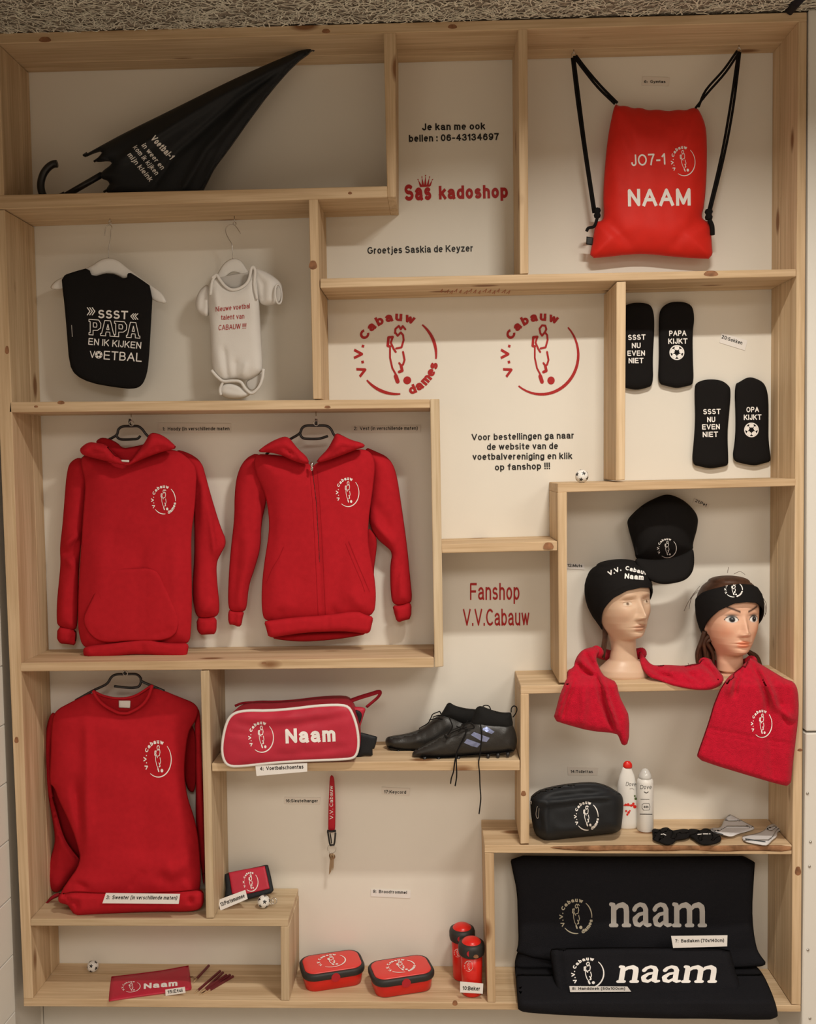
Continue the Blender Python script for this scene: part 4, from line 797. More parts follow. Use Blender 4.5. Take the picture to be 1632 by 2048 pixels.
# ------------------------------------------------------------------ socks pinned to the wall
c5 = lambda l: [T5(x, y) for x, y in l]
SOK = [('left of the upper wall pair, reading ssst nu even niet', [(292, 300), (320, 250), (372, 226), (430, 219), (492, 227), (521, 246), (537, 310), (537, 420), (526, 600), (531, 782), (480, 800), (420, 814), (350, 802), (292, 780), (300, 560), (290, 420)], [('SSST', 360, 475, 478, 472), ('NU', 385, 530, 445, 529), ('EVEN', 355, 582, 474, 581), ('NIET', 363, 632, 464, 631)], None),
 ('right of the upper wall pair, reading papa kijkt', [(566, 330), (578, 262), (632, 220), (700, 213), (755, 220), (797, 246), (810, 330), (796, 420), (798, 600), (806, 776), (760, 786), (690, 803), (620, 786), (559, 769), (570, 600), (568, 430)], [('PAPA', 638, 447, 755, 445), ('KIJKT', 630, 501, 762, 499)], (690, 559, 47)),
 ('left of the lower wall pair, reading ssst nu even niet', [(808, 800), (818, 765), (868, 744), (930, 739), (992, 747), (1035, 775), (1057, 808), (1046, 950), (1031, 1100), (1040, 1300), (1033, 1326), (980, 1335), (915, 1347), (850, 1331), (788, 1318), (805, 1150), (815, 1000)], [('SSST', 869, 978, 986, 976), ('NU', 895, 1031, 950, 1030), ('EVEN', 861, 1081, 981, 1079), ('NIET', 865, 1132, 969, 1130)], None),
 ('right of the lower wall pair, reading opa kijkt', [(1078, 775), (1118, 756), (1158, 730), (1195, 725), (1242, 741), (1286, 770), (1310, 850), (1311, 1000), (1309, 1150), (1328, 1282), (1318, 1300), (1270, 1311), (1220, 1327), (1140, 1313), (1060, 1291), (1084, 1150), (1088, 1000)], [('OPA', 1161, 964, 1247, 962), ('KIJKT', 1142, 1016, 1263, 1014)], (1195, 1083, 46))]
for lab, ol, tx, bl in SOK:
    t = thing('sock', 'black knitted sock, ' + lab, 'sock', tuple(P(*T5(*ol[4]), .19)), 'black printed socks on the wall')
    b = puff('sock_fabric', c5(ol), .186, .011, BLK, t, R=14, sm=2, Tb=.006, noise=.0008)
    d = D()
    for s_, xa_, ya_, xb_, yb_ in tx: d.merge(text(s_, *T5(xa_, ya_), *T5(xb_, yb_), 10.8, .022))
    if bl: d.merge(ballprint(*T5(bl[0], bl[1]), bl[2] / 3.386))
    decal('printed_text', d, [b], VIN, t)

# ------------------------------------------------------------------ little footballs
def football(label, px, py, rpx, Y, z, ring=None, rot=0.0):
    rad = rpx * 1.37e-3
    c = P(px, py, Y); c.z = z + rad
    # icosphere with black pentagon patches raised a hair
    phi = (1 + 5 ** .5) / 2; ico = [Vector(v).normalized() for v in [(a, b, 0) for a in (-1, 1) for b in (-phi, phi)] + [(0, a, b) for a in (-1, 1) for b in (-phi, phi)] + [(b, 0, a) for a in (-1, 1) for b in (-phi, phi)]]
    R = Matrix.Rotation(rot, 3, 'Y') @ Matrix.Rotation(.55, 3, 'X') @ Matrix.Rotation(.3, 3, 'Z')
    ico = [R @ v for v in ico]
    t = thing('football_keyring' if ring else 'toy_football', label, 'football', (c.x, c.y, z))
    v, f = lathe([(rad * math.sin(math.pi * i / 20) + 1e-5, -rad * math.cos(math.pi * i / 20)) for i in range(21)], c, 30)
    put('ball', G().add(v, f), WPL, t)
    g = G()
    for q in ico:
        u = q.orthogonal().normalized(); w = q.cross(u)
        out = [c + (q + (u * math.cos(k * 1.2566) + w * math.sin(k * 1.2566)) * .36).normalized() * rad * 1.012 for k in range(5)]
        g.add([c + q * rad * 1.03] + out, [(0, 1 + k, 1 + (k + 1) % 5) for k in range(5)])
    put('black_patches', g, PLB, t, smooth=False)
    if ring:
        g = G()
        for r_, (x, y) in ring:
            cc = P(x, y, c.y); g.add(*tube([cc + Vector((r_ * math.cos(a), .3 * r_ * math.sin(a), r_ * math.sin(a))) for a in [k * math.pi / 8 for k in range(16)]], .0012, 6, closed=True))
        put('key_ring', g, STEEL, t)
football('tiny football standing on the board above the black cap', 1163.6, 953, 13.3, .035, ztop('g', .45))
football('tiny football key ring with a steel loop, in front of the red wallet', 527.5, 1807, 13.2, .07, ztop('d', -.35), ring=[(.006, (543, 1804)), (.008, (548, 1802))], rot=.4)
football('tiny football at the back of the bottom left shelf', 186, 1943, 12.3, .15, ztop('bottom', -.9), rot=-.3)

# ------------------------------------------------------------------ cap
ch_ = lambda l: [Th(x, y) for x, y in l]
cp = thing('baseball_cap', 'black baseball cap with a small white emblem hanging on the wall', 'cap', tuple(P(*Th(740, 640), .14)))
crn = puff('crown', ch_([(690, 132), (745, 112), (802, 124), (870, 162), (936, 238), (932, 312), (902, 410), (908, 440), (860, 480), (790, 500), (700, 508), (620, 506), (566, 500), (560, 450), (540, 380), (520, 310), (513, 266), (560, 215), (620, 166)]), .165, .075, BLK, cp, R=62, Tb=.03, sm=2, step=4,
           folds=[(ch_([(745, 115), (745, 300), (750, 500)]), -.002, 2), (ch_([(700, 130), (600, 300), (570, 480)]), -.002, 2), (ch_([(800, 130), (890, 300), (900, 440)]), -.002, 2)])
puff('visor', ch_([(556, 488), (640, 500), (720, 500), (800, 486), (870, 456), (906, 428), (914, 500), (906, 570), (868, 618), (810, 638), (730, 648), (670, 634), (606, 596), (572, 545)]), lambda x, y: float(np.interp(y, (1095, 1170), (.100, .055))), .014, BLK, cp, R=16, Tb=.004, sm=2, step=4)
decal('printed_emblem', logo(*Th(752, 433), 18.5, 19, 2, lw=1.1), [crn], VIN, cp)

# ------------------------------------------------------------------ mannequin heads
def G2(x, z, cx, cz, wx, wz): return np.exp(-((x - cx) / wx) ** 2 - ((z - cz) / wz) ** 2)
HT = np.array([(-.9, .01, .01, .01), (-.10, .02, .02, .02), (-.06, .06, .08, .05), (-.035, .11, .20, .06), (-.012, .145, .29, .06), (.02, .175, .335, .08), (.06, .205, .355, .13), (.12, .245, .370, .2), (.2, .285, .382, .27), (.3, .318, .392, .36), (.4, .340, .395, .42), (.5, .350, .392, .45), (.6, .355, .40, .46), (.7, .35, .392, .455), (.78, .33, .365, .43), (.86, .285, .31, .38), (.92, .225, .24, .31), (.965, .155, .16, .22), (.99, .085, .085, .12), (1.0, .01, .01, .01)])
def head_r(ph, z, neck, off=0.0, soft=False):
    w, f, b = [np.interp(z, HT[:, 0], HT[:, i]) for i in (1, 2, 3)]
    c, s = np.cos(ph), np.sin(ph); fb = np.where(c > 0, f, b); e = 2.25
    rh = 1 / ((np.abs(s) / w) ** e + (np.abs(c) / fb) ** e) ** (1 / e)
    nw, nf, nb = [np.interp(z, neck[:, 0], neck[:, i]) for i in (1, 2, 3)]
    nfb = np.where(c > 0, nf, nb); rn = 1 / ((np.abs(s) / nw) ** 2.2 + (np.abs(c) / nfb) ** 2.2) ** (1 / 2.2)
    k = 22.0; return np.log(np.exp(k * rh) + np.exp(k * rn)) / k + off
def xform(v, c, H, yaw, pitch, roll=0):
    # local: x right, y back, z up from the chin, in head heights
    R = Matrix.Rotation(yaw, 3, 'Z') @ Matrix.Rotation(roll, 3, 'Y') @ Matrix.Rotation(pitch, 3, 'X')
    A = np.array(R); z = v[:, 2:3]; k = np.clip((z + .30) / .30, 0, 1)   # the neck stays put, the head turns
    k = k * k * (3 - 2 * k); return (v @ A.T * k + v * (1 - k)) * H + np.array(c)
def face_mesh(neck, zlo, style, bulk=1.0):
    nph = 200; t = np.linspace(-1, 1, nph, endpoint=False); ph = math.pi * (t * .45 + .55 * t ** 3)
    zs = np.concatenate([np.linspace(zlo, -.12, 34, endpoint=False), np.linspace(-.12, .72, 170, endpoint=False), np.linspace(.72, 1.0, 36)])
    PH, Z = np.meshgrid(ph, zs); r = head_r(PH, Z, neck)
    X = r * np.sin(PH); Y = -r * np.cos(PH); fr = np.clip(np.cos(PH) * 1.6, 0, 1)
    ax = np.abs(X); e = style
    A = np.interp(Z, [.225, .245, .27, .30, .36, .44, .52, .58], [0, .055, .098, .105, .075, .038, .012, 0]); wn = np.interp(Z, [.22, .27, .33, .5], [.062, .058, .040, .036])
    Fd = A * np.exp(-(X / wn) ** 2) * e['nose'] + .030 * G2(ax, Z, .052, .262, .026, .026)
    Fd -= .045 * G2(ax, Z, .145, .475, .075, .055) * e['socket']; Fd += .030 * G2(ax, Z, .15, .465, .055, .030); Fd += .014 * G2(ax, Z, .15, .555, .10, .032) * e['socket']
    Fd += .014 * G2(ax, Z, .155, .492, .055, .010) ; Fd -= .008 * G2(ax, Z, .15, .512, .06, .010); Fd += .005 * G2(ax, Z, .15, .437, .05, .009)
    Fd += .018 * G2(ax, Z, .20, .34, .08, .09) * e['cheek'] - .010 * G2(ax, Z, .2, .2, .06, .06) * e['cheek']
    Fd += .026 * G2(X, Z, 0, .162, .085, .017) + .005 * G2(ax, Z, .03, .176, .028, .012) - .016 * G2(X, Z, 0, .142, .10, .0065) + .030 * G2(X, Z, 0, .119, .074, .021) - .012 * G2(X, Z, 0, .082, .08, .018)
    Fd += .022 * G2(X, Z, 0, .02, .09, .045) - .004 * G2(X, Z, 0, .2, .012, .02)
    Y = Y - Fd * fr
    if style.get('ear'): 
        Xs = np.sign(X); X = X + Xs * .05 * np.exp(-((Y - .06) / .04) ** 2 - ((Z - .33) / .07) ** 2)
    V = np.stack([X, Y, Z], -1).reshape(-1, 3); n, m = Z.shape; f = []
    for i in range(n - 1):
        for k in range(m): f.append((i * m + k, i * m + (k + 1) % m, (i + 1) * m + (k + 1) % m, (i + 1) * m + k))
    f.append(tuple(range(m - 1, -1, -1))); f.append(tuple((n - 1) * m + k for k in range(m)))
    return V, f
def paint(V, style):
    x, y, z = V.T; ax = np.abs(x); fr = (y < -.05); col = np.tile(np.array(style['skin']), (len(V), 1)).astype(float)
    def mix(mask, c):
        m_ = np.clip(mask, 0, 1)[:, None] * fr[:, None]; col[:] = col * (1 - m_) + np.array(c) * m_
    sm = lambda q, k: 1 / (1 + np.exp(-np.clip(q * k, -30, 30)))
    mix(.55 * G2(ax, z, .22, .30, .08, .08), style['blush'])
    lu = sm(1 - (x / .092) ** 2 - ((z - .161 + .35 * ax * .3) / .024) ** 2, 6); ll = sm(1 - (x / .085) ** 2 - ((z - .119) / .029) ** 2, 6)
    mix(np.maximum(lu, ll) * style['lipa'], style['lip']); mix(.5 * G2(x, z, 0, .142, .085, .005), [c * .5 for c in style['lip']])
    big = style['makeup']; ew = .074 if big else .062; ex = ax - .155; lid = (.045 if big else .034) * np.sqrt(np.clip(1 - (ex / ew) ** 2, 0, 1)); zc_ = .462
    if style['makeup']:
        mix(.75 * G2(ax, z, .155, .512, .07, .02), (.12, .15, .17))
        eye = sm((lid * .9 - np.abs(z - zc_)) / .004, 1.5) * (np.abs(ex) < ew); mix(eye, (.82, .80, .78))
        ir = sm((.037 - np.hypot(ex + .0 * np.sign(x), z - zc_ - .003)) / .002, 1.2); mix(ir * (eye > .3), (.012, .012, .016)); mix(sm((.006 - np.hypot(ex - .002, z - zc_ - .014)) / .001, 1), (.4, .42, .45))
        ln = np.exp(-((z - zc_ - lid * .98) / .009) ** 2) * (np.abs(ex) < .084); mix(1.0 * ln, (.01, .012, .015))
        bz = .565 + .42 * (ax - .06) - 1.4 * np.clip(ax - .17, 0, 1) ** 2 ; mix(1.0 * np.exp(-((z - bz) / .016) ** 2) * (ax > .055) * (ax < .215), (.07, .03, .02))
    else:
        eye = sm((lid * .72 - np.abs(z - zc_)) / .004, 1.5) * (np.abs(ex) < .055); mix(.5 * eye, (.75, .66, .56))
        ir = sm((.020 - np.hypot(ex, z - zc_)) / .002, 1.2); mix(.85 * ir, (.20, .10, .035)); mix(.9 * sm((.009 - np.hypot(ex, z - zc_)) / .001, 1), (.05, .025, .015))
        mix(.55 * np.exp(-((z - zc_ - lid * .8) / .006) ** 2) * (np.abs(ex) < .06), (.30, .15, .08))
        bz = .555 + .10 * (ax - .06) - 1.5 * np.clip(ax - .17, 0, 1) ** 2; mix(.25 * np.exp(-((z - bz) / .013) ** 2) * (ax > .05) * (ax < .24), (.35, .20, .12))
    mix(.6 * G2(ax, z, .034, .238, .014, .008), [c * .4 for c in style['skin']])
    return col
SKIN, nt, bs = nmat('painted_mannequin_skin', .38, .4)
at_ = nt.nodes.new('ShaderNodeAttribute'); at_.attribute_name = 'paint'; nt.links.new(at_.outputs['Color'], bs.inputs['Base Color'])
bs.inputs['Subsurface Weight'].default_value = .12; bs.inputs['Subsurface Radius'].default_value = (.01, .004, .002)
def head(label, c, H, yaw, pitch, roll, neck, zlo, style):
    t = thing('mannequin_head', label, 'mannequin head', (c[0], c[1], ztop('i', c[0])))
    V, f = face_mesh(neck, zlo, style); col = paint(V, style)
    o = mesh_obj('head', xform(V, c, H, yaw, pitch, roll), f, SKIN, t)
    at2 = o.data.color_attributes.new('paint', 'FLOAT_COLOR', 'POINT'); at2.data.foreach_set('color', np.hstack([col, np.ones((len(col), 1))]).ravel().astype(np.float32))
    return t, o
def shell(c, H, yaw, pitch, roll, neck, off, zb, zt, n=96, m=30, round_top=True, extra=None, thick=.02, dome=.05):
    """a band or hat fitted over the head between the heights zb(phi) and zt(phi)"""
    V = []; f = []
    NR = m + (7 if round_top else 0)
    for layer in (1, 0):
        for j in range(NR + 1):
            for k in range(n):
                ph = 2 * math.pi * k / n - math.pi; z0, z1 = zb(ph), zt(ph); jj = min(j, m); z = z0 + (z1 - z0) * jj / m; dt = max(0, j - m) / 7 * math.pi / 2 * .97
                o = off if layer else off - thick; zz_ = z
                r = float(head_r(np.array([ph]), np.array([min(zz_, .995)]), neck)[0]) + o
                if extra: r += extra(ph, jj / m, z) if layer else 0
                r *= math.cos(dt)
                V.append((r * math.sin(ph), -r * math.cos(ph), z + (dome * math.sin(dt) if layer else dome * .5 * math.sin(dt))))
    S = (NR + 1) * n; m = NR
    for L in (0, 1):
        for j in range(m):
            for k in range(n):
                q = (L * S + j * n + k, L * S + j * n + (k + 1) % n, L * S + (j + 1) * n + (k + 1) % n, L * S + (j + 1) * n + k); f.append(q if L == 0 else q[::-1])
    for k in range(n):
        f.append((k, S + k, S + (k + 1) % n, (k + 1) % n))
        if round_top is False: f.append((m * n + k, m * n + (k + 1) % n, S + m * n + (k + 1) % n, S + m * n + k))
    if round_top: f.append(tuple(m * n + k for k in range(n))); f.append(tuple(S + m * n + k for k in range(n - 1, -1, -1)))
    return xform(np.array(V), c, H, yaw, pitch, roll), f
zi = ztop('i', .5)
c1 = P(1247, 1271, .100); H1 = .212; zl1 = -(c1.z - zi) / H1
N1 = np.array([(zl1, .335, .24, .26), (zl1 + .03, .35, .25, .27), (zl1 + .10, .33, .235, .26), (zl1 + .18, .245, .19, .22), (-.32, .185, .155, .20), (-.2, .165, .135, .20), (-.05, .165, .12, .22), (.1, .17, .10, .26), (.3, .1, .05, .3), (.5, .05, .05, .05), (1, .005, .005, .005)])
ST1 = dict(skin=(.66, .46, .325), blush=(.62, .38, .26), lip=(.50, .25, .16), lipa=.75, nose=1.1, socket=1.15, cheek=1.2, makeup=False)
Y1, P1, R1 = math.radians(27), math.radians(-4), math.radians(-2)
mh1, ho1 = head('pale mannequin head with unpainted face, wearing the black beanie, on the left', c1, H1, Y1, P1, R1, N1, zl1, ST1)
bn = thing('beanie', 'black knitted beanie with white lettering on the left mannequin head', 'beanie', tuple(c1 + Vector((0, 0, .1))))
def zb1(ph):
    a = abs(math.degrees(ph)); return float(np.interp(a, [0, 25, 50, 75, 100, 130, 180], [.66, .64, .55, .40, .20, .03, -.02]))
bz, bf = shell(c1, H1, Y1, P1, R1, N1, .040, zb1, lambda ph: .95, m=36, dome=.075, extra=lambda ph, j, z: .035 * max(0, -math.cos(ph)) * math.sin(math.pi * min(1, max(0, z))) + .035 * math.exp(-((z - .93) / .09) ** 2) + .005 * math.exp(-((j - .24) / .02) ** 2))
bno = mesh_obj('knitted_hat', bz, bf, BLK, bn)
decal('printed_text', text('V.V. ', 1218, 1152, 1243, 1141, 9.5, .03).merge(text('Cabauw', 1250, 1139.5, 1296, 1151, 8.5, .03)).merge(text('Naam', 1249, 1157, 1287, 1160, 10.5, .03)), [bno], VIN, bn)
g = G()
for k in range(10):
    a = P(1201 + k * .8, 1225 + k * 3, .11); b_ = P(1206 + k * .9, 1262 + k, .10); cc = P(1203 + k * .4 + rng.uniform(-2, 2), 1300 + k * 2, .10)
    g.add(*tube(curve([a, b_, cc], 4), .0018, 5))
put('hair_strands', g, HAIR, mh1)
c2h = P(1460, 1302, .102); H2 = .211; zl2 = -(c2h.z - zi) / H2
N2 = np.array([(zl2, .26, .22, .24), (zl2 + .02, .26, .22, .24), (zl2 + .04, .10, .09, .10), (-.27, .10, .09, .10), (-.255, .165, .135, .19), (-.15, .168, .135, .20), (-.05, .168, .12, .22), (.1, .17, .10, .26), (.3, .1, .05, .3), (.5, .05, .05, .05), (1, .005, .005, .005)])
ST2 = dict(skin=(.78, .47, .33), blush=(.78, .33, .20), lip=(.80, .28, .16), lipa=.9, nose=.92, socket=.55, cheek=.8, makeup=True, ear=True)
Y2, P2, R2 = math.radians(11), math.radians(-3), math.radians(1)
mh2, ho2 = head('mannequin head with painted eyes and brown hair, wearing the black headband, on the right', c2h, H2, Y2, P2, R2, N2, zl2, ST2)
hv, hf = shell(c2h, H2, Y2, P2, R2, N2, .045, lambda ph: float(np.interp(abs(math.degrees(ph)), [0, 60, 95, 120, 180], [.86, .75, .42, .10, -.12])), lambda ph: .93, m=26, dome=.085)
put('hair_cap', G().add(hv, hf), HAIR, mh2)
def lock(pts, r0, r1, Y):
    q = curve([P(a, b, Y + (i * .004)) for i, (a, b) in enumerate(pts)], 5); put('hair_lock', G().add(*tube(q, [r0 + (r1 - r0) * i / (len(q) - 1) for i in range(len(q))], 7)), HAIR, mh2)
for k in range(9): lock([(1410 + k * 2.0, 1262 + k * 2), (1402 + k * 1.5, 1285), (1394 + k * 4, 1308), (1398 + k * 3.5, 1335), (1410 + k * 2, 1352)], .007, .004, .10 + .008 * (k % 4))
for k in range(6): lock([(1492 + k, 1298 + k), (1503 + k * 2, 1312), (1513 + k * 1.5, 1328), (1518 + k, 1345)], .006, .004, .12 + .006 * (k % 3))
g = G()
for q in ([(1397, 1180), (1386, 1190), (1376, 1205), (1368, 1222)], [(1395, 1184), (1383, 1196), (1378, 1218)], [(1400, 1172), (1384, 1192), (1380, 1206)], [(1523, 1195), (1530, 1210), (1530, 1228)], [(1522, 1190), (1532, 1206), (1533, 1222), (1528, 1234)], [(1455, 1146), (1456, 1140), (1457, 1134)], [(1468, 1148), (1480, 1143), (1490, 1149)], [(1384, 1330), (1379, 1334), (1376, 1326)]):
    g.add(*ptube(q, .10, .0007, 4, n=4))
put('stray_hair', g, HAIR, mh2)
hb = thing('headband', 'black stretch headband with a white emblem on the right mannequin head', 'headband', tuple(c2h + Vector((0, 0, .09))))
zbb = lambda ph: float(np.interp(abs(math.degrees(ph)), [0, 20, 45, 70, 90, 115, 140, 180], [.695, .68, .58, .43, .31, .20, .2, .22]))
ztt = lambda ph: float(np.interp(abs(math.degrees(ph)), [0, 30, 60, 90, 130, 180], [.925, .91, .86, .80, .66, .56]))
sv, sf = shell(c2h, H2, Y2, P2, R2, N2, .062, zbb, ztt, m=24, round_top=False)
hbo = put('band', G().add(sv, sf), BLK, hb)
decal('printed_emblem', logo(1467.5, 1179, 17.5, 15, 0, True, lw=1.6), [hbo], VIN, hb)

# ------------------------------------------------------------------ red towel draped round both necks
Tw = lambda x, y: (1080 + x / 2.956, 1250 + y / 2.956)
cw = lambda l: [Tw(x, y) for x, y in l]
tw = thing('red_towel', 'long crimson terry towel draped around both mannequin necks with both ends hanging down', 'towel', tuple(P(1390, 1362, .05)))
YL = lerpY((1290, .09), (1350, .02), (1372, -.022), (1600, -.03))
puff('left_end', cw([(330, 128), (285, 134), (250, 148), (222, 178), (205, 215), (200, 250), (160, 268), (160, 310), (130, 380), (112, 430), (100, 480), (76, 562), (160, 590), (300, 628), (455, 640), (470, 672), (486, 716), (526, 702), (529, 540), (500, 480), (470, 420), (452, 335), (410, 318), (372, 296), (340, 230), (332, 188), (356, 150)]), YL, .020, TRED, tw, pw=.7, R=13, sm=1, step=4, noise=.001,
     folds=[(cw([(205, 210), (250, 280), (330, 300), (400, 460)]), -0.0180, 5), (cw([(320, 200), (360, 300), (385, 400), (460, 630)]), 0.0240, 5), (cw([(345, 320), (370, 450), (440, 620)]), -0.0210, 6), (cw([(185, 320), (140, 430), (100, 560)]), 0.0180, 5), (cw([(200, 330), (160, 440), (130, 560)]), -0.0150, 5), (cw([(230, 200), (300, 260), (340, 330)]), 0.0150, 5), (cw([(270, 160), (300, 220), (350, 280)]), -0.0150, 4), (cw([(260, 350), (260, 480), (240, 600)]), 0.0120, 9), (cw([(85, 560), (300, 620), (450, 632)]), 0.0060, 3)])
puff('middle', cw([(585, 142), (620, 190), (650, 228), (680, 240), (750, 234), (850, 242), (900, 230), (945, 226), (958, 192), (998, 196), (1022, 225), (1062, 275), (1088, 310), (1083, 345), (1050, 368), (1000, 385), (940, 386), (880, 378), (820, 366), (750, 350), (700, 325), (650, 312), (610, 270), (588, 220)]), lerpY((1300, .13), (1340, .06), (1362, .01), (1385, -.015)), .024, TRED, tw, pw=.7, R=13, sm=1, step=4, noise=.001,
     folds=[(cw([(600, 200), (700, 290), (800, 330), (950, 350)]), -0.0150, 6), (cw([(750, 270), (850, 280), (950, 260), (1020, 300)]), 0.0120, 7), (cw([(720, 300), (770, 310)]), -0.0120, 5), (cw([(960, 220), (1020, 280), (1060, 330)]), -0.0150, 5), (cw([(980, 210), (1040, 270), (1075, 330), (1000, 378)]), 0.0120, 4), (cw([(850, 250), (900, 300), (980, 350)]), -0.0105, 5)])
RE = puff('right_end', cw([(1235, 188), (1300, 228), (1400, 288), (1450, 318), (1502, 335), (1526, 385), (1531, 500), (1522, 600), (1510, 700), (1492, 850), (1482, 956), (1400, 940), (1200, 880), (1050, 835), (922, 790), (940, 730), (962, 670), (1000, 560), (1022, 480), (1042, 430), (1060, 385), (1082, 350), (1110, 310), (1140, 285), (1190, 245), (1228, 210)]), lerpY((1310, .06), (1350, .01), (1372, -.022), (1580, -.035)), .022, TRED, tw, pw=.7, R=13, sm=1, step=4, noise=.001,
     folds=[(cw([(1240, 200), (1180, 290), (1130, 340), (1110, 420)]), 0.0140, 6), (cw([(1200, 250), (1160, 330), (1150, 420)]), -0.0210, 5), (cw([(1250, 210), (1300, 300), (1340, 420), (1350, 520)]), -0.0210, 6), (cw([(1270, 230), (1330, 320), (1400, 480), (1500, 580)]), 0.0210, 7), (cw([(1400, 440), (1450, 560), (1520, 590)]), -0.0150, 7), (cw([(1000, 612), (1200, 650), (1400, 690), (1510, 706)]), -0.0045, 2.5, 1), (cw([(1000, 640), (1200, 678), (1400, 715), (1505, 730)]), -0.0030, 2, 1), (cw([(1340, 500), (1370, 700), (1380, 930)]), -0.0090, 10), (cw([(930, 782), (1200, 868), (1475, 946)]), 0.0060, 3)])
for pts, yy in (([(1192, 1302), (1206, 1308), (1240, 1314), (1272, 1308), (1284, 1306)], [.085, .135, .170, .150, .125]), ([(1408, 1326), (1424, 1330), (1460, 1334), (1492, 1328), (1503, 1322)], [.085, .140, .172, .145, .075])):
    put('neck_roll', G().add(*tube(curve([P(a, b, y) for (a, b), y in zip(pts, yy)], 6), .016, 12)), TRED, tw)
decal('printed_emblem', logo(*Tw(1312, 585), 20, 27, 0, False, lw=1.3), [RE], VIN, tw)

# ------------------------------------------------------------------ shoe bag
Tq = lambda x, y: (420 + x / 4.295, 1360 + y / 4.295)
cq = lambda l: [Tq(x, y) for x, y in l]
zj = ztop('j', -.4)
sbg = thing('shoe_bag', 'crimson football boot bag with white piping, an emblem and the word Naam', 'bag', (P(590, 1500, .06).x, .06, zj))
FO = cq([(105, 600), (108, 540), (115, 490), (125, 440), (138, 390), (160, 335), (190, 300), (235, 276), (330, 262), (500, 265), (700, 250), (900, 224), (1080, 214), (1170, 222), (1205, 252), (1235, 320), (1260, 400), (1275, 500), (1272, 590), (1255, 645), (1225, 672), (1100, 682), (800, 692), (500, 712), (280, 738), (180, 740), (135, 715), (112, 660)])
ol = resample(chaikin(FO, 1), 5)
fy = -.012; Fw = at(ol, fy); ctr = Fw.mean(0)
loops = []
for y_, k_ in ((fy, 1.0), (fy + .006, 1.012), (.03, 1.02), (.08, 1.0), (.115, .96), (.13, .90), (.135, .7)):
    L = Fw.copy(); L[:, 1] = y_; L[:, [0, 2]] = ctr[[0, 2]] + (L[:, [0, 2]] - ctr[[0, 2]]) * k_; L[:, 2] = np.maximum(L[:, 2], zj + .002) if y_ > .001 else L[:, 2]
    loops.append([tuple(p) for p in L])
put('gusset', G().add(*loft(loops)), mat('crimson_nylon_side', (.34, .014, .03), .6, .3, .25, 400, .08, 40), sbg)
SF = puff('front_panel', FO, fy, .012, CRED, sbg, R=22, Tb=.0, sm=1, step=5, noise=.0012, nscale=30, folds=[(cq([(150, 340), (400, 420), (800, 380), (1200, 300)]), -.005, 9), (cq([(300, 330), (700, 330), (1100, 290)]), .004, 8), (cq([(130, 450), (350, 470), (600, 430)]), -.003, 6), (cq([(500, 650), (900, 620), (1230, 560)]), -.004, 8)])
rim = [tuple(p) for p in at(resample(chaikin(FO, 1), 6), fy - .002)]
put('piping', G().add(*tube(rim, .0042, 8, closed=True)), WFAB, sbg)
put('zip_track', G().add(*ptube(cq([(215, 222), (300, 196), (500, 190), (700, 182), (900, 160), (1050, 156), (1150, 180), (1210, 235)]), .095, .004, 6, n=6)), DRED, sbg)
puff('side_panel', cq([(1200, 235), (1260, 228), (1345, 238), (1325, 290), (1300, 370), (1285, 430), (1262, 440), (1240, 330)]), .045, .010, CRED, sbg, R=8, step=4)
put('loop_handle', G().add(*ptube(cq([(1185, 188), (1225, 172), (1300, 146), (1380, 122), (1445, 103), (1464, 112), (1440, 150), (1395, 190), (1345, 232)]), .07, .0035, 4, n=6, flat=2.0)), DRED, sbg)
puff('webbing_strap', cq([(1255, 445), (1300, 450), (1438, 486), (1428, 540), (1412, 592), (1396, 590), (1398, 652), (1330, 650), (1250, 672), (1268, 590)]), .05, .008, NAVY, sbg, R=6, sm=0, step=4)
puff('mesh_insert', cq([(1235, 250), (1290, 265), (1310, 300), (1290, 370), (1268, 400), (1250, 330)]), .035, .004, NAVY, sbg, R=4, step=4)
decal('printed_text', text('Naam', *Tq(650, 546), *Tq(1079, 528), 29.5, .030), [SF], VIN, sbg)
decal('printed_emblem', logo(*Tq(442, 492), 24, 30, 4, False, lw=1.2), [SF], VIN, sbg)
card('white boot bag label stuck on the shelf edge under the crimson bag', [Tq(390, 735), Tq(835, 712), Tq(836, 786), Tq(400, 824)], '4:  Voetbalschoentas', Tq(430, 778), Tq(803, 760), 7.5, -.014)

# ------------------------------------------------------------------ football boots
To = lambda x, y: (740 + x / 5.1, 1360 + y / 5.1)
co = lambda l: [To(x, y) for x, y in l]
def boot(label, Y, body, knit, sole, studs, loop, laces, stripes, T=.036):
    b = thing('football_boot', label, 'shoe', tuple(P(*To(*sole[len(sole) // 2]), Y)), 'pair of black football boots')
    bo = puff('upper', co(body), Y, T, BOOT, b, R=30, Tb=T, sm=2, step=4, noise=.0008, nscale=12)
    puff('knitted_collar', co(knit), Y, T * .86, KNIT, b, R=22, Tb=T * .8, sm=1, step=4)
    puff('sole_plate', co(sole), Y - .003, T * .9, PLB, b, R=8, Tb=T * .9, sm=1, step=4)
    for sx, sy in studs:
        c = P(*To(sx, sy), Y); c.z += .004
        for dy in (-.022, .018): mesh_obj('stud', *lathe([(.0055, .006), (.0045, -.004), (.0035, -.006)][::-1], (c.x, c.y + dy, c.z), 8), PLB, b)
    g = G()
    for l in loop: g.add(*ptube([To(*p) for p in l], Y, .0016, 5, n=6))
    if loop: put('pull_loop', g, BLK, b)
    for l, yy in laces: put('lace', G().add(*ptube([To(*p) for p in l], yy, .0021, 5, n=6, flat=.6)), BLK, b)
    if stripes:
        d = D()
        for s in stripes: d.poly([To(*p) for p in s])
        decal('side_stripe', d, [bo], FOIL, b)
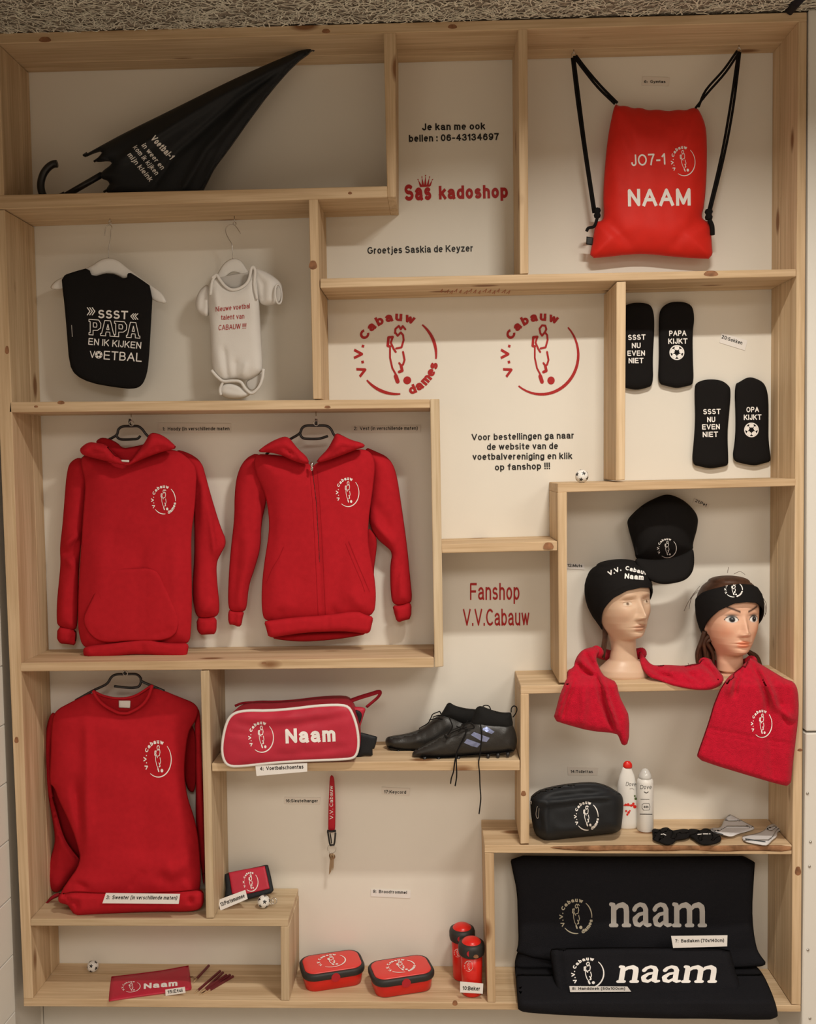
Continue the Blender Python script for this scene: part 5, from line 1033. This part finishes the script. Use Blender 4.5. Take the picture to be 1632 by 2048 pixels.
boot('rear boot of the black football boot pair, its toe further left', .125,
     [(155, 618), (165, 590), (200, 572), (300, 558), (400, 540), (500, 505), (580, 455), (640, 400), (720, 345), (800, 340), (900, 380), (1000, 420), (1100, 560), (1060, 700), (800, 720), (480, 742), (300, 738), (200, 712), (160, 660)],
     [(700, 380), (742, 320), (770, 270), (790, 235), (815, 228), (850, 252), (900, 272), (1000, 292), (1090, 298), (1180, 320), (1160, 480), (1000, 520), (850, 440)],
     [(160, 660), (220, 690), (400, 705), (600, 712), (760, 715), (760, 742), (480, 748), (300, 742), (200, 722)], [(290, 728), (440, 732)], [], 
     [([(500, 495), (590, 440), (620, 390), (640, 350), (690, 328), (712, 322), (722, 345)], .095), ([(600, 410), (680, 390), (740, 400)], .092), ([(640, 380), (700, 360), (750, 370)], .092)], [])
boot('front boot of the black football boot pair, with blue silver stripes', .045,
     [(428, 780), (430, 745), (462, 708), (530, 672), (610, 628), (700, 572), (800, 520), (900, 478), (1000, 445), (1060, 410), (1150, 400), (1300, 420), (1440, 440), (1462, 470), (1490, 540), (1502, 620), (1490, 690), (1470, 735), (1300, 755), (1100, 772), (900, 788), (760, 800), (600, 800), (480, 795)],
     [(1010, 470), (1040, 400), (1062, 330), (1082, 282), (1118, 262), (1160, 272), (1200, 290), (1260, 310), (1330, 328), (1400, 332), (1440, 326), (1446, 380), (1462, 450), (1440, 520), (1300, 540), (1120, 520)],
     [(440, 778), (520, 782), (760, 785), (900, 768), (1100, 752), (1300, 735), (1478, 712), (1470, 738), (1400, 752), (1200, 768), (1000, 785), (800, 806), (600, 806), (480, 800)],
     [(560, 795), (700, 800), (900, 790), (1200, 768), (1300, 760), (1400, 750)],
     [[(1440, 330), (1442, 290), (1465, 266), (1492, 275), (1498, 310), (1480, 350), (1456, 380)], [(1150, 268), (1180, 258), (1215, 268), (1230, 300)]],
     [([(985, 500), (960, 590), (900, 700), (875, 790), (866, 830), (850, 940), (830, 1000), (822, 1058)], [.0, -.002, -.006, -.010, -.016, -.012, -.010, -.008]), ([(995, 500), (940, 620), (885, 740), (880, 830), (884, 930), (882, 1000), (868, 1082)], [.0, -.002, -.006, -.014, -.016, -.012, -.010]),
      ([(1128, 455), (1136, 520), (1138, 600), (1128, 700), (1116, 790), (1108, 850), (1118, 960), (1122, 1080), (1130, 1200), (1122, 1290), (1112, 1366)], [.005, .002, .0, -.006, -.016, -.018, -.014, -.012, -.012, -.010, -.008]),
      ([(820, 545), (870, 520), (930, 500), (990, 480)], .006), ([(790, 560), (840, 480), (815, 400), (805, 375)], .004), ([(880, 470), (950, 500), (1060, 490), (1020, 440), (930, 460)], .0), ([(900, 530), (960, 470), (1000, 410)], .0), ([(780, 600), (760, 560), (790, 590)], .004)],
     [[(1152, 492), (1190, 475), (1270, 528), (1240, 552), (1150, 512)], [(1028, 560), (1060, 530), (1222, 590), (1190, 632), (1140, 625)], [(958, 640), (990, 600), (1130, 650), (1095, 688), (1040, 676)]])

# ------------------------------------------------------------------ lanyard with keys
ck = lambda l: [Tk(x, y) for x, y in l]
ly = thing('key_lanyard', 'short red lanyard with black clip and keys hanging on the wall', 'lanyard', tuple(P(*Tk(630, 1170), .17)))
ls = puff('strap', ck([(620, 152), (642, 158), (655, 185), (662, 300), (667, 420), (667, 600), (664, 738), (592, 738), (594, 600), (597, 440), (604, 300), (608, 190)]), .175, .004, mat('red_ribbon', (.50, .016, .03), .6), ly, R=5, sm=1, step=3, folds=[(ck([(630, 190), (628, 330), (626, 420)]), -.003, 2)])
put('clip', G().add(*ptube(ck([(590, 735), (612, 860), (632, 866), (655, 855), (668, 740)]), .165, .0028, 5, n=6)).add(*ptube(ck([(583, 722), (625, 728), (672, 722)]), .165, .0036, 3, n=6)).add(*ptube(ck([(612, 745), (622, 800), (628, 850)]), .166, .002, 3, n=6)), PLB, ly)
rc = P(*Tk(630, 905), .165); put('key_ring', G().add(*tube([rc + Vector((.0125 * math.cos(a), .003 * math.sin(a), .0125 * math.sin(a))) for a in [k * math.pi / 12 for k in range(24)]], .0009, 6, closed=True)), STEEL, ly)
for kq, yy in (([(606, 952), (640, 948), (650, 975), (636, 1010), (634, 1100), (622, 1140), (600, 1172), (604, 1100), (612, 1010), (600, 980)], .168), ([(630, 950), (660, 960), (668, 990), (652, 1015), (650, 1090), (640, 1130), (632, 1080), (634, 1010)], .160)):
    puff('key', ck(kq), yy, .0012, BRASS, ly, R=2, sm=0, step=2.5)
decal('printed_text', text('V.V. Cabauw', *Tk(645, 605), *Tk(640, 262), 7.2, .0), [ls], VIN, ly)

# ------------------------------------------------------------------ wallet
Tv = lambda x, y: (420 + x / 7.418, 1680 + y / 7.418)
cv = lambda l: [Tv(x, y) for x, y in l]
wa = thing('wallet', 'small red wallet with black edging and white emblem leaning upright', 'wallet', tuple(P(*Tv(560, 870), .10)))
YW = lerpY((1728, .165), (1800, .105))
puff('edging', cv([(212, 510), (275, 488), (500, 440), (830, 368), (862, 370), (905, 540), (946, 748), (905, 792), (560, 884), (300, 850), (215, 850), (232, 700)]), YW, .006, NAVY, wa, R=4, sm=0, step=3, Tb=.012)
wp = puff('front_panel', cv([(272, 482), (500, 436), (815, 382), (852, 540), (890, 724), (720, 765), (560, 802), (430, 802), (324, 806), (300, 640)]), lerpY((1728, .158), (1800, .098)), .003, CRED, wa, R=3, sm=0, step=3, Tb=.0)
decal('printed_emblem', logo(*Tv(605, 620), 14.5, 19, 4, False, lw=1.5), [wp], VIN, wa)
card('white wallet label tilted in front of the red wallet', [Tv(118, 890), Tv(524, 740), Tv(560, 872), Tv(156, 1045)], '13:Portemonnee', Tv(165, 985), Tv(520, 850), 8, .055, lean=.02)

# ------------------------------------------------------------------ toiletry bag and bottles
ct = lambda l: [Tt(x, y) for x, y in l]
tb = thing('toiletry_bag', 'black zipped toiletry bag with white emblem on the shelf under the heads', 'bag', tuple(P(*Tt(470, 485), .08)))
tbo = puff('bag_body', ct([(243, 280), (262, 258), (300, 236), (400, 214), (520, 203), (575, 207), (620, 222), (665, 248), (694, 270), (698, 320), (690, 400), (684, 446), (600, 458), (450, 478), (340, 498), (305, 494), (270, 460), (256, 420), (246, 350)]), .07, .07, NAVY, tb, R=26, Tb=.06, sm=1, step=4.5, noise=.0015, nscale=25,
           folds=[(ct([(250, 290), (325, 306), (480, 290), (690, 268)]), .010, 5), (ct([(325, 300), (318, 380), (330, 490)]), .010, 5), (ct([(330, 280), (480, 262), (660, 255)]), -.008, 5), (ct([(360, 330), (520, 300), (680, 290)]), -.003, 6), (ct([(280, 320), (285, 400), (300, 470)]), -.008, 8), (ct([(360, 420), (420, 440), (500, 430)]), .003, 8)])
put('zip_pull', G().add(*ptube(ct([(283, 318), (276, 330), (272, 360), (276, 378), (284, 376), (286, 345), (288, 320)]), .010, .0010, 4, n=6)).add(*ptube(ct([(243, 296), (250, 300), (248, 312)]), .02, .0016, 3, n=6)), STEEL, tb)
decal('printed_emblem', logo(*Tt(518, 370), 23.0, 28, 4, True, lw=1.25), [tbo], VIN, tb)
zl_ = ztop('l', .6)
def on(kx, ky, z): return PZ(kx, ky, z)
b1c = on(*Tt(715, 424), zl_); b2c = on(*Tt(803, 436), zl_)
s1 = thing('lotion_bottle', 'white curved body wash bottle with red cap, beside the toiletry bag', 'bottle', tuple(b1c))
k1 = .0148 / 1000
hp = 1.42e-3
b1o = put('bottle_body', G().add(*lathe([(.030, 0), (.0335, .004), (.034, .02), (.0325, .06), (.0305, .10), (.027, .13), (.021, .155), (.014, .172), (.012, .178)], (b1c.x, b1c.y, b1c.z), 36, .55)), WPL, s1)
put('bottle_cap', G().add(*lathe([(.0125, .176), (.0135, .18), (.0125, .188), (.007, .1945), (.001, .196)], (b1c.x + .002, b1c.y, b1c.z), 24, .7)), RPL, s1)
decal('printed_text', text('Dove', *Tt(708, 222), *Tt(758, 224), 7.5, -.012, .1), [b1o], KVIN, s1)
d = D(); d.stroke([Tt(728, 237), Tt(740, 235), Tt(748, 240)], 1.2)
decal('bird_print', d, [b1o], GVIN, s1)
d = D()
for a, b_, r in ((708, 315, 3), (720, 314, 3.4), (735, 318, 3), (752, 324, 4), (745, 310, 3), (710, 345, 2.5), (722, 352, 3), (716, 362, 2.6), (728, 344, 2)): d.disc(Tt(a, b_), r * .9, 7)
d.stroke([Tt(700, 317), Tt(745, 319)], 2.2)
decal('flower_print', d, [b1o], RPL, s1)
d = D(); d.disc(Tt(756, 285), 2.6, 6); d.disc(Tt(752, 272), 2, 6); decal('leaf_print', d, [b1o], mat('leaf_green', (.10, .16, .05), .6), s1)
s2 = thing('deodorant_can', 'white slim deodorant can with clear domed cap beside the curved bottle', 'can', tuple(b2c))
b2o = put('can_body', G().add(*lathe([(.0225, 0), (.0235, .002), (.0235, .140), (.0225, .146), (.019, .151), (.017, .153)], b2c, 32)), WPL, s2)
put('can_cap', G().add(*lathe([(.0185, .150), (.0185, .158), (.016, .165), (.012, .172), (.007, .178), (.001, .180)], b2c, 24)), mat('clear_grey_plastic', (.62, .62, .60), .15, .5), s2)
decal('printed_text', text('Dove', *Tt(778, 238), *Tt(833, 238), 8, -.012, .1), [b2o], KVIN, s2)
d = D(); d.stroke([Tt(798, 252), Tt(808, 258), Tt(818, 252)], 1.4); d.stroke([Tt(778, 360), Tt(836, 361)], 1.6); d.merge(text('48h', *Tt(795, 330), *Tt(818, 330), 4.5, .02))
d.stroke([Tt(788, 312), Tt(800, 308), Tt(822, 309), Tt(826, 325), Tt(822, 340), Tt(795, 341), Tt(787, 330)], .7, True); d.stroke([Tt(780, 288), Tt(822, 289)], .8)
decal('small_print', d, [b2o], KVIN, s2)

# ------------------------------------------------------------------ socks on the shelf
def lump(name, ol, Y, T, m, par, **kw): return puff(name, ct(ol), Y, T, m, par, sm=1, step=3.5, **kw)
for lab, ol, fo, pr in (('left sock of the folded black pair on the shelf by the white bottles', [(834, 440), (845, 428), (872, 436), (890, 424), (915, 424), (930, 440), (960, 436), (990, 430), (1012, 434), (1030, 450), (1015, 478), (985, 484), (955, 486), (935, 508), (905, 512), (865, 496), (836, 484), (840, 462)], [([(872, 436), (880, 460), (860, 490)], -.008, 3), ([(930, 440), (940, 470)], -.008, 4), ([(960, 440), (950, 480)], .006, 4)], [(880, 458, 903, 462)]),
                    ('right sock of the folded black pair on the shelf, nearest the grey socks', [(1008, 440), (1020, 430), (1050, 432), (1072, 440), (1085, 428), (1115, 430), (1130, 448), (1160, 458), (1176, 478), (1165, 498), (1120, 510), (1080, 512), (1055, 498), (1035, 480), (1015, 470)], [([(1072, 440), (1060, 480)], -.008, 4), ([(1125, 448), (1130, 490)], -.005, 5), ([(1040, 450), (1050, 490)], .005, 4)], [(1058, 458, 1118, 456)])):
    t = thing('sock', lab, 'sock', tuple(P(*Tt(*ol[8]), .06)), 'folded black socks on the shelf')
    b = lump('sock_fabric', ol, lerpY((1650, .12), (1682, .012), (1692, -.014)), .018, BLK, t, R=10, folds=[(ct(q), a, w) for q, a, w in fo])
    d = D()
    for a, b_, c_, e_ in pr: d.stroke([Tt(a, b_), Tt((a + c_) / 2, b_ - 2), Tt(c_, e_)], 1.6)
    decal('printed_mark', d, [b], VIN, t)
for lab, ol, st, yy in (('pale grey sock with dark stripe lying behind, its upper hump a blurry shadow, next to the black socks', [(1112, 436), (1130, 425), (1170, 428), (1185, 385), (1212, 358), (1238, 372), (1290, 400), (1345, 428), (1300, 445), (1255, 456), (1222, 472), (1180, 462), (1140, 452)], [(1122, 440, 1180, 459)], lerpY((1628, .185), (1640, .165), (1655, .105), (1675, .032))),  # upper hump stands for a blurry shadow, shaped as part of the sock
                    ('pale grey sock with dark stripe lying foremost at the right end', [(1268, 470), (1300, 462), (1350, 452), (1385, 436), (1395, 420), (1412, 408), (1440, 406), (1462, 422), (1466, 436), (1445, 446), (1444, 470), (1420, 486), (1402, 508), (1385, 514), (1340, 506), (1285, 496)], [(1290, 480, 1385, 494)], lerpY((1648, .15), (1682, .012), (1692, -.016)))):
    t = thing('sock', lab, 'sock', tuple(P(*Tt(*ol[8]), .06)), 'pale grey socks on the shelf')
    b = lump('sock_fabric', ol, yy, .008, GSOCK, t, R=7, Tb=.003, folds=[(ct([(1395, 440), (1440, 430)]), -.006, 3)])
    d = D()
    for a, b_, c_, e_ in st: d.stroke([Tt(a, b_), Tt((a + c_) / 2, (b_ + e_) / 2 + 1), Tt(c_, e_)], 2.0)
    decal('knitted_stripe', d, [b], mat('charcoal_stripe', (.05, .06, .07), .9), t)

# ------------------------------------------------------------------ black towels
Tz = lambda x, y: (960 + x / 2.429, 1680 + y / 2.429)
cz_ = lambda l: [Tz(x, y) for x, y in l]
bt = thing('bath_towel', 'large black bath towel with grey print, hanging behind and spilling over the shelf edge', 'towel', tuple(P(1270, 2005, .05)))
UT = puff('upper_fold', cz_([(143, 74), (400, 78), (800, 80), (1100, 78), (1338, 76), (1330, 200), (1322, 330), (1328, 440), (1345, 530), (1362, 560), (1398, 606), (1345, 618), (1000, 625), (500, 610), (172, 560), (188, 500), (184, 400), (180, 250), (160, 160)]), lerpY((1708, .165), (1900, .125), (1940, .10)), .014, BLK2, bt, pw=.7, R=14, sm=1, step=6, noise=.003, nscale=80)
puff('lower_fold', cz_([(185, 535), (170, 580), (168, 620), (176, 700), (182, 790), (186, 832), (260, 842), (420, 852), (650, 862), (900, 868), (1100, 868), (1300, 874), (1448, 872), (1444, 820), (1425, 760), (1395, 690), (1368, 640), (1340, 610), (1200, 540), (700, 520), (300, 520)]), lerpY((1900, .145), (1935, .135), (1950, .085), (1992, -.002), (2004, -.026), (2045, -.030)), .018, BLK2, bt, pw=.7, R=14, sm=1, step=6, noise=.003, nscale=70, Tb=.004)
decal('printed_text', slab_naam(*Tz(628, 300), *Tz(1124, 424)), [UT], GVIN, bt)
decal('printed_emblem', logo(*Tz(468, 372), 31, 34, 2, True, lw=1.0), [UT], mat('pale_gold_print', (.46, .42, .32), .5), bt)
ht = thing('hand_towel', 'folded black hand towel with bright white print leaning in front of the bath towel', 'towel', tuple(P(1290, 1995, .03)))
HTO = puff('folded_cloth', cz_([(335, 530), (378, 524), (700, 518), (1000, 520), (1212, 522), (1226, 580), (1245, 650), (1285, 752), (1200, 764), (900, 772), (600, 776), (382, 772), (362, 700), (350, 620)]), lerpY((1895, .075), (1950, .05), (2000, .02)), .026, BLK2, ht, pw=.7, R=12, Tb=.012, sm=1, step=5.5, noise=.0015, folds=[(cz_([(388, 530), (398, 640), (420, 770)]), -.010, 3, 1)])
decal('printed_text', slab_naam(*Tz(662, 607), *Tz(1172, 694), 6), [HTO], VIN, ht)
decal('printed_emblem', logo(*Tz(526, 648), 31, 30, 6, False, lw=1.3), [HTO], VIN, ht)
card('bath towel label at the upper right of the hand towel', [Tz(928, 466), Tz(1202, 463), Tz(1200, 516), Tz(938, 524)], '7:  Badlaken (70x140cm)', Tz(948, 498), Tz(1186, 495), 6.5, .045)
card('hand towel label under the emblem of the hand towel', [Tz(434, 710), Tz(716, 712), Tz(734, 736), Tz(438, 738)], '8:  Handdoek (50x100cm)', Tz(448, 728), Tz(705, 728), 5.5, -.01)

# ------------------------------------------------------------------ lunch boxes and drinking bottles
zk = ztop('bottom', -.1)
def rrect(cx, cy, w, d, r, ang, z, n=6):
    out = []
    for q, (sx, sy) in enumerate(((1, -1), (1, 1), (-1, 1), (-1, -1))):
        for k in range(n + 1):
            a = math.radians(-90 + q * 90 + 90 * k / n); x = sx * (w / 2 - r) + r * math.cos(a); y = sy * (d / 2 - r) + r * math.sin(a)
            out.append((cx + x * math.cos(ang) - y * math.sin(ang), cy + x * math.sin(ang) + y * math.cos(ang), z))
    return out
def lunchbox(label, fl, fr, dames):
    a, b = on(*fl, zk), on(*fr, zk); ang = math.atan2(b.y - a.y, b.x - a.x); w, d = .178, .118
    ux = Vector((math.cos(ang), math.sin(ang), 0)); uy = Vector((-math.sin(ang), math.cos(ang), 0)); mid = (a + b) / 2; c = mid + uy * d * .46
    t = thing('lunch_box', label, 'lunch box', (c.x, c.y, zk), 'red lunch boxes with black rims')
    R_ = lambda k, r, z: rrect(c.x, c.y, w - k, d - k, r, ang, zk + z)
    put('base', G().add(*loft([R_(.022, .026, .0005), R_(.014, .03, .003), R_(.006, .033, .03), R_(.004, .034, .042)])), RPL, t)
    put('rim', G().add(*loft([R_(-.002, .036, .036), R_(-.006, .038, .040), R_(-.006, .038, .050), R_(0, .036, .0545), R_(.012, .032, .055), R_(.013, .031, .052)])), GPL, t)
    lid = put('lid', G().add(*loft([R_(.010, .032, .053), R_(.012, .031, .0562), R_(.018, .03, .0575), R_(.06, .02, .0580)])), RPL2, t)
    lc = mid + uy * (d * .46 - d / 2 - .005)
    put('latch', G().add(*loft([[tuple(lc + ux * (.013 * math.cos(q)) + Vector((0, 0, .0405 + .0125 * math.sin(q))) + uy * yy) for q in [2 * math.pi * k / 20 for k in range(20)]] for yy in (.008, .0012)])), DPL, t, smooth=False)
    # emblem laid on the lid in lid coordinates
    e = logo(0, 0, .040, .036, 0, dames, lw=1.4); V = [c + ux * (x) - uy * (y) + Vector((0, 0, zk + .0585 - zk * 1 + 1e-5 * l)) for (x, y), l in zip(e.v, e.l)]
    V = [Vector((v.x, v.y, zk + .0590 + 1e-5 * l)) for v, l in zip(V, e.l)]
    mesh_obj('printed_emblem', V, e.f, VIN, t, smooth=False)
lunchbox('left lunch box, red with a black rim and club emblem, next to the shelf step', Tb(128, 1122), Tb(578, 1052), False)
lunchbox('right lunch box, red with a black rim, its lid emblem with the word dames', Tb(668, 1168), Tb(1130, 1096), True)
def cup(label, px, py, dames=False):
    c = on(px, py, zk); t = thing('drinking_bottle', label, 'bottle', tuple(c), 'red drinking bottles')
    k = .0315
    b = put('bottle_body', G().add(*lathe([(k * .86, .0), (k * .9, .003), (k * .94, .06), (k * .98, .118)], c, 36)), RPL, t)
    put('collar', G().add(*lathe([(k * .98, .112), (k * 1.15, .116), (k * 1.2, .124), (k * 1.2, .138), (k * 1.12, .146), (k * .9, .149)], c, 36)), GPL, t)
    put('dome_lid', G().add(*lathe([(k * .92, .146), (k * .86, .150), (k * .72, .155), (k * .45, .159), (k * .01, .161)], c, 36)), RPL, t)
    lc = Vector((c.x - .004, c.y - k * 1.19, c.z + .131)); put('release_button', G().add(*loft([[(lc.x + .0105 * math.cos(q), lc.y + yy, lc.z + .009 * math.sin(q)) for q in [2 * math.pi * j / 16 for j in range(16)]] for yy in (.006, .0008)])), DPL, t, smooth=False)
    return t, b, c
t1_, bb1, _ = cup('red drinking bottle standing behind, partly hidden by the other one', *Tb(1342, 985)); t2_, bb2, c2_ = cup('red drinking bottle standing in front, with the small white label', *Tb(1415, 1106))
decal('printed_emblem', logo(*Tb(1302, 800), 6.5, 8, 0, False, 1.2), [bb1], VIN, t1_)
decal('printed_emblem', logo(*Tb(1388, 902), 8.5, 10.5, 0, False, .8), [bb2], VIN, t2_)
card('white drinking bottle label standing against the front red bottle', [Tb(1322, 1022), Tb(1502, 1038), Tb(1498, 1116), Tb(1322, 1106)], '10:Beker', Tb(1340, 1088), Tb(1476, 1094), 8, .0 + c2_.y - .036)

# ------------------------------------------------------------------ pencil case and pencils
Te = lambda x, y: (160 + x / 4.8, 1860 + y / 4.8)
pc = thing('pencil_case', 'flat red pencil case with white print lying on the bottom shelf', 'case', tuple(on(300, 1975, zk)))
def lay(pts, th, z0): 
    return [tuple(on(*Te(x, y), z0 + th)) for x, y in pts]
po = [(300, 452), (500, 432), (780, 396), (1044, 346), (1058, 440), (1074, 572), (800, 610), (540, 645), (274, 688), (284, 570)]
pr_ = resample(np.array([Te(*p) for p in po]), 5); z0 = zk
base = [tuple(on(x, y, z0 + .001)) for x, y in pr_]; top_ = [tuple(on(x, y, z0 + .008)) for x, y in pr_]
cm = np.mean(top_, 0); inn = [tuple(cm + (np.array(p) - cm) * .9 + np.array([0, 0, .003])) for p in top_]; inn2 = [tuple(cm + (np.array(p) - cm) * .5 + np.array([0, 0, .005])) for p in top_]; inn3 = [tuple(cm + (np.array(p) - cm) * .02 + np.array([0, 0, .0055])) for p in top_]
pb = mesh_obj('pouch', *loft([base, top_, inn, inn2, inn3]), CRED, pc)
put('zip_edge', G().add(*tube([on(*Te(x, y), z0 + .010) for x, y in ((302, 452), (500, 430), (780, 394), (1042, 346))], .002, 6)), DRED, pc)
put('zip_pull', G().add(*tube([on(*Te(x, y), z0 + .008) for x, y in ((1052, 450), (1080, 448), (1100, 470))], .002, 6)), BRASS, pc)
decal('printed_text', text('Naam', *Te(612, 566), *Te(935, 536), 11, .03, .1), [pb], VIN, pc)
decal('printed_emblem', logo(*Te(492, 545), 18, 10.5, 6, False, 1.2), [pb], VIN, pc)
card('tiny pencil case label at the right end of the red pencil case', [Te(820, 572), Te(1006, 545), Te(1014, 602), Te(822, 632)], '15:Etui', Te(842, 612), Te(985, 592), 6.5, .02)
PM = mat('dark_red_pencil', (.14, .018, .025), .4, .5); PW_ = mat('pencil_wood', (.55, .38, .22), .7)
pens = [((1090, 500), (1236, 342), .013, 'rearmost dark red pencil lying apart behind the others'), ((1095, 612), (1345, 395), .006, 'leftmost pencil of the dark red bundle'), ((1140, 626), (1372, 408), .006, 'second pencil from the left in the dark red bundle'), ((1158, 600), (1405, 432), .011, 'third pencil from the left, lying on top of the bundle'),
        ((1175, 618), (1440, 432), .006, 'fourth pencil from the left in the dark red bundle'), ((1200, 604), (1470, 445), .006, 'rightmost pencil of the dark red bundle')]
for a, b_, h_, lab in pens:
    A_, B_ = on(*Te(*a), zk + h_), on(*Te(*b_), zk + h_); t = thing('pencil', lab, 'pencil', tuple(A_), 'dark red pencils on the bottom shelf'); dd_ = (B_ - A_).normalized()
    if B_.y > .19: B_ = A_ + dd_ * ((.188 - A_.y) / dd_.y)
    put('barrel', G().add(*tube([A_ + dd_ * .018, B_], .0042, 6)), PM, t, smooth=False); put('sharpened_tip', G().add(*tube([A_ + dd_ * .018, A_ + dd_ * .004, A_], [.0040, .0012, .0004], 6)), PW_, t)
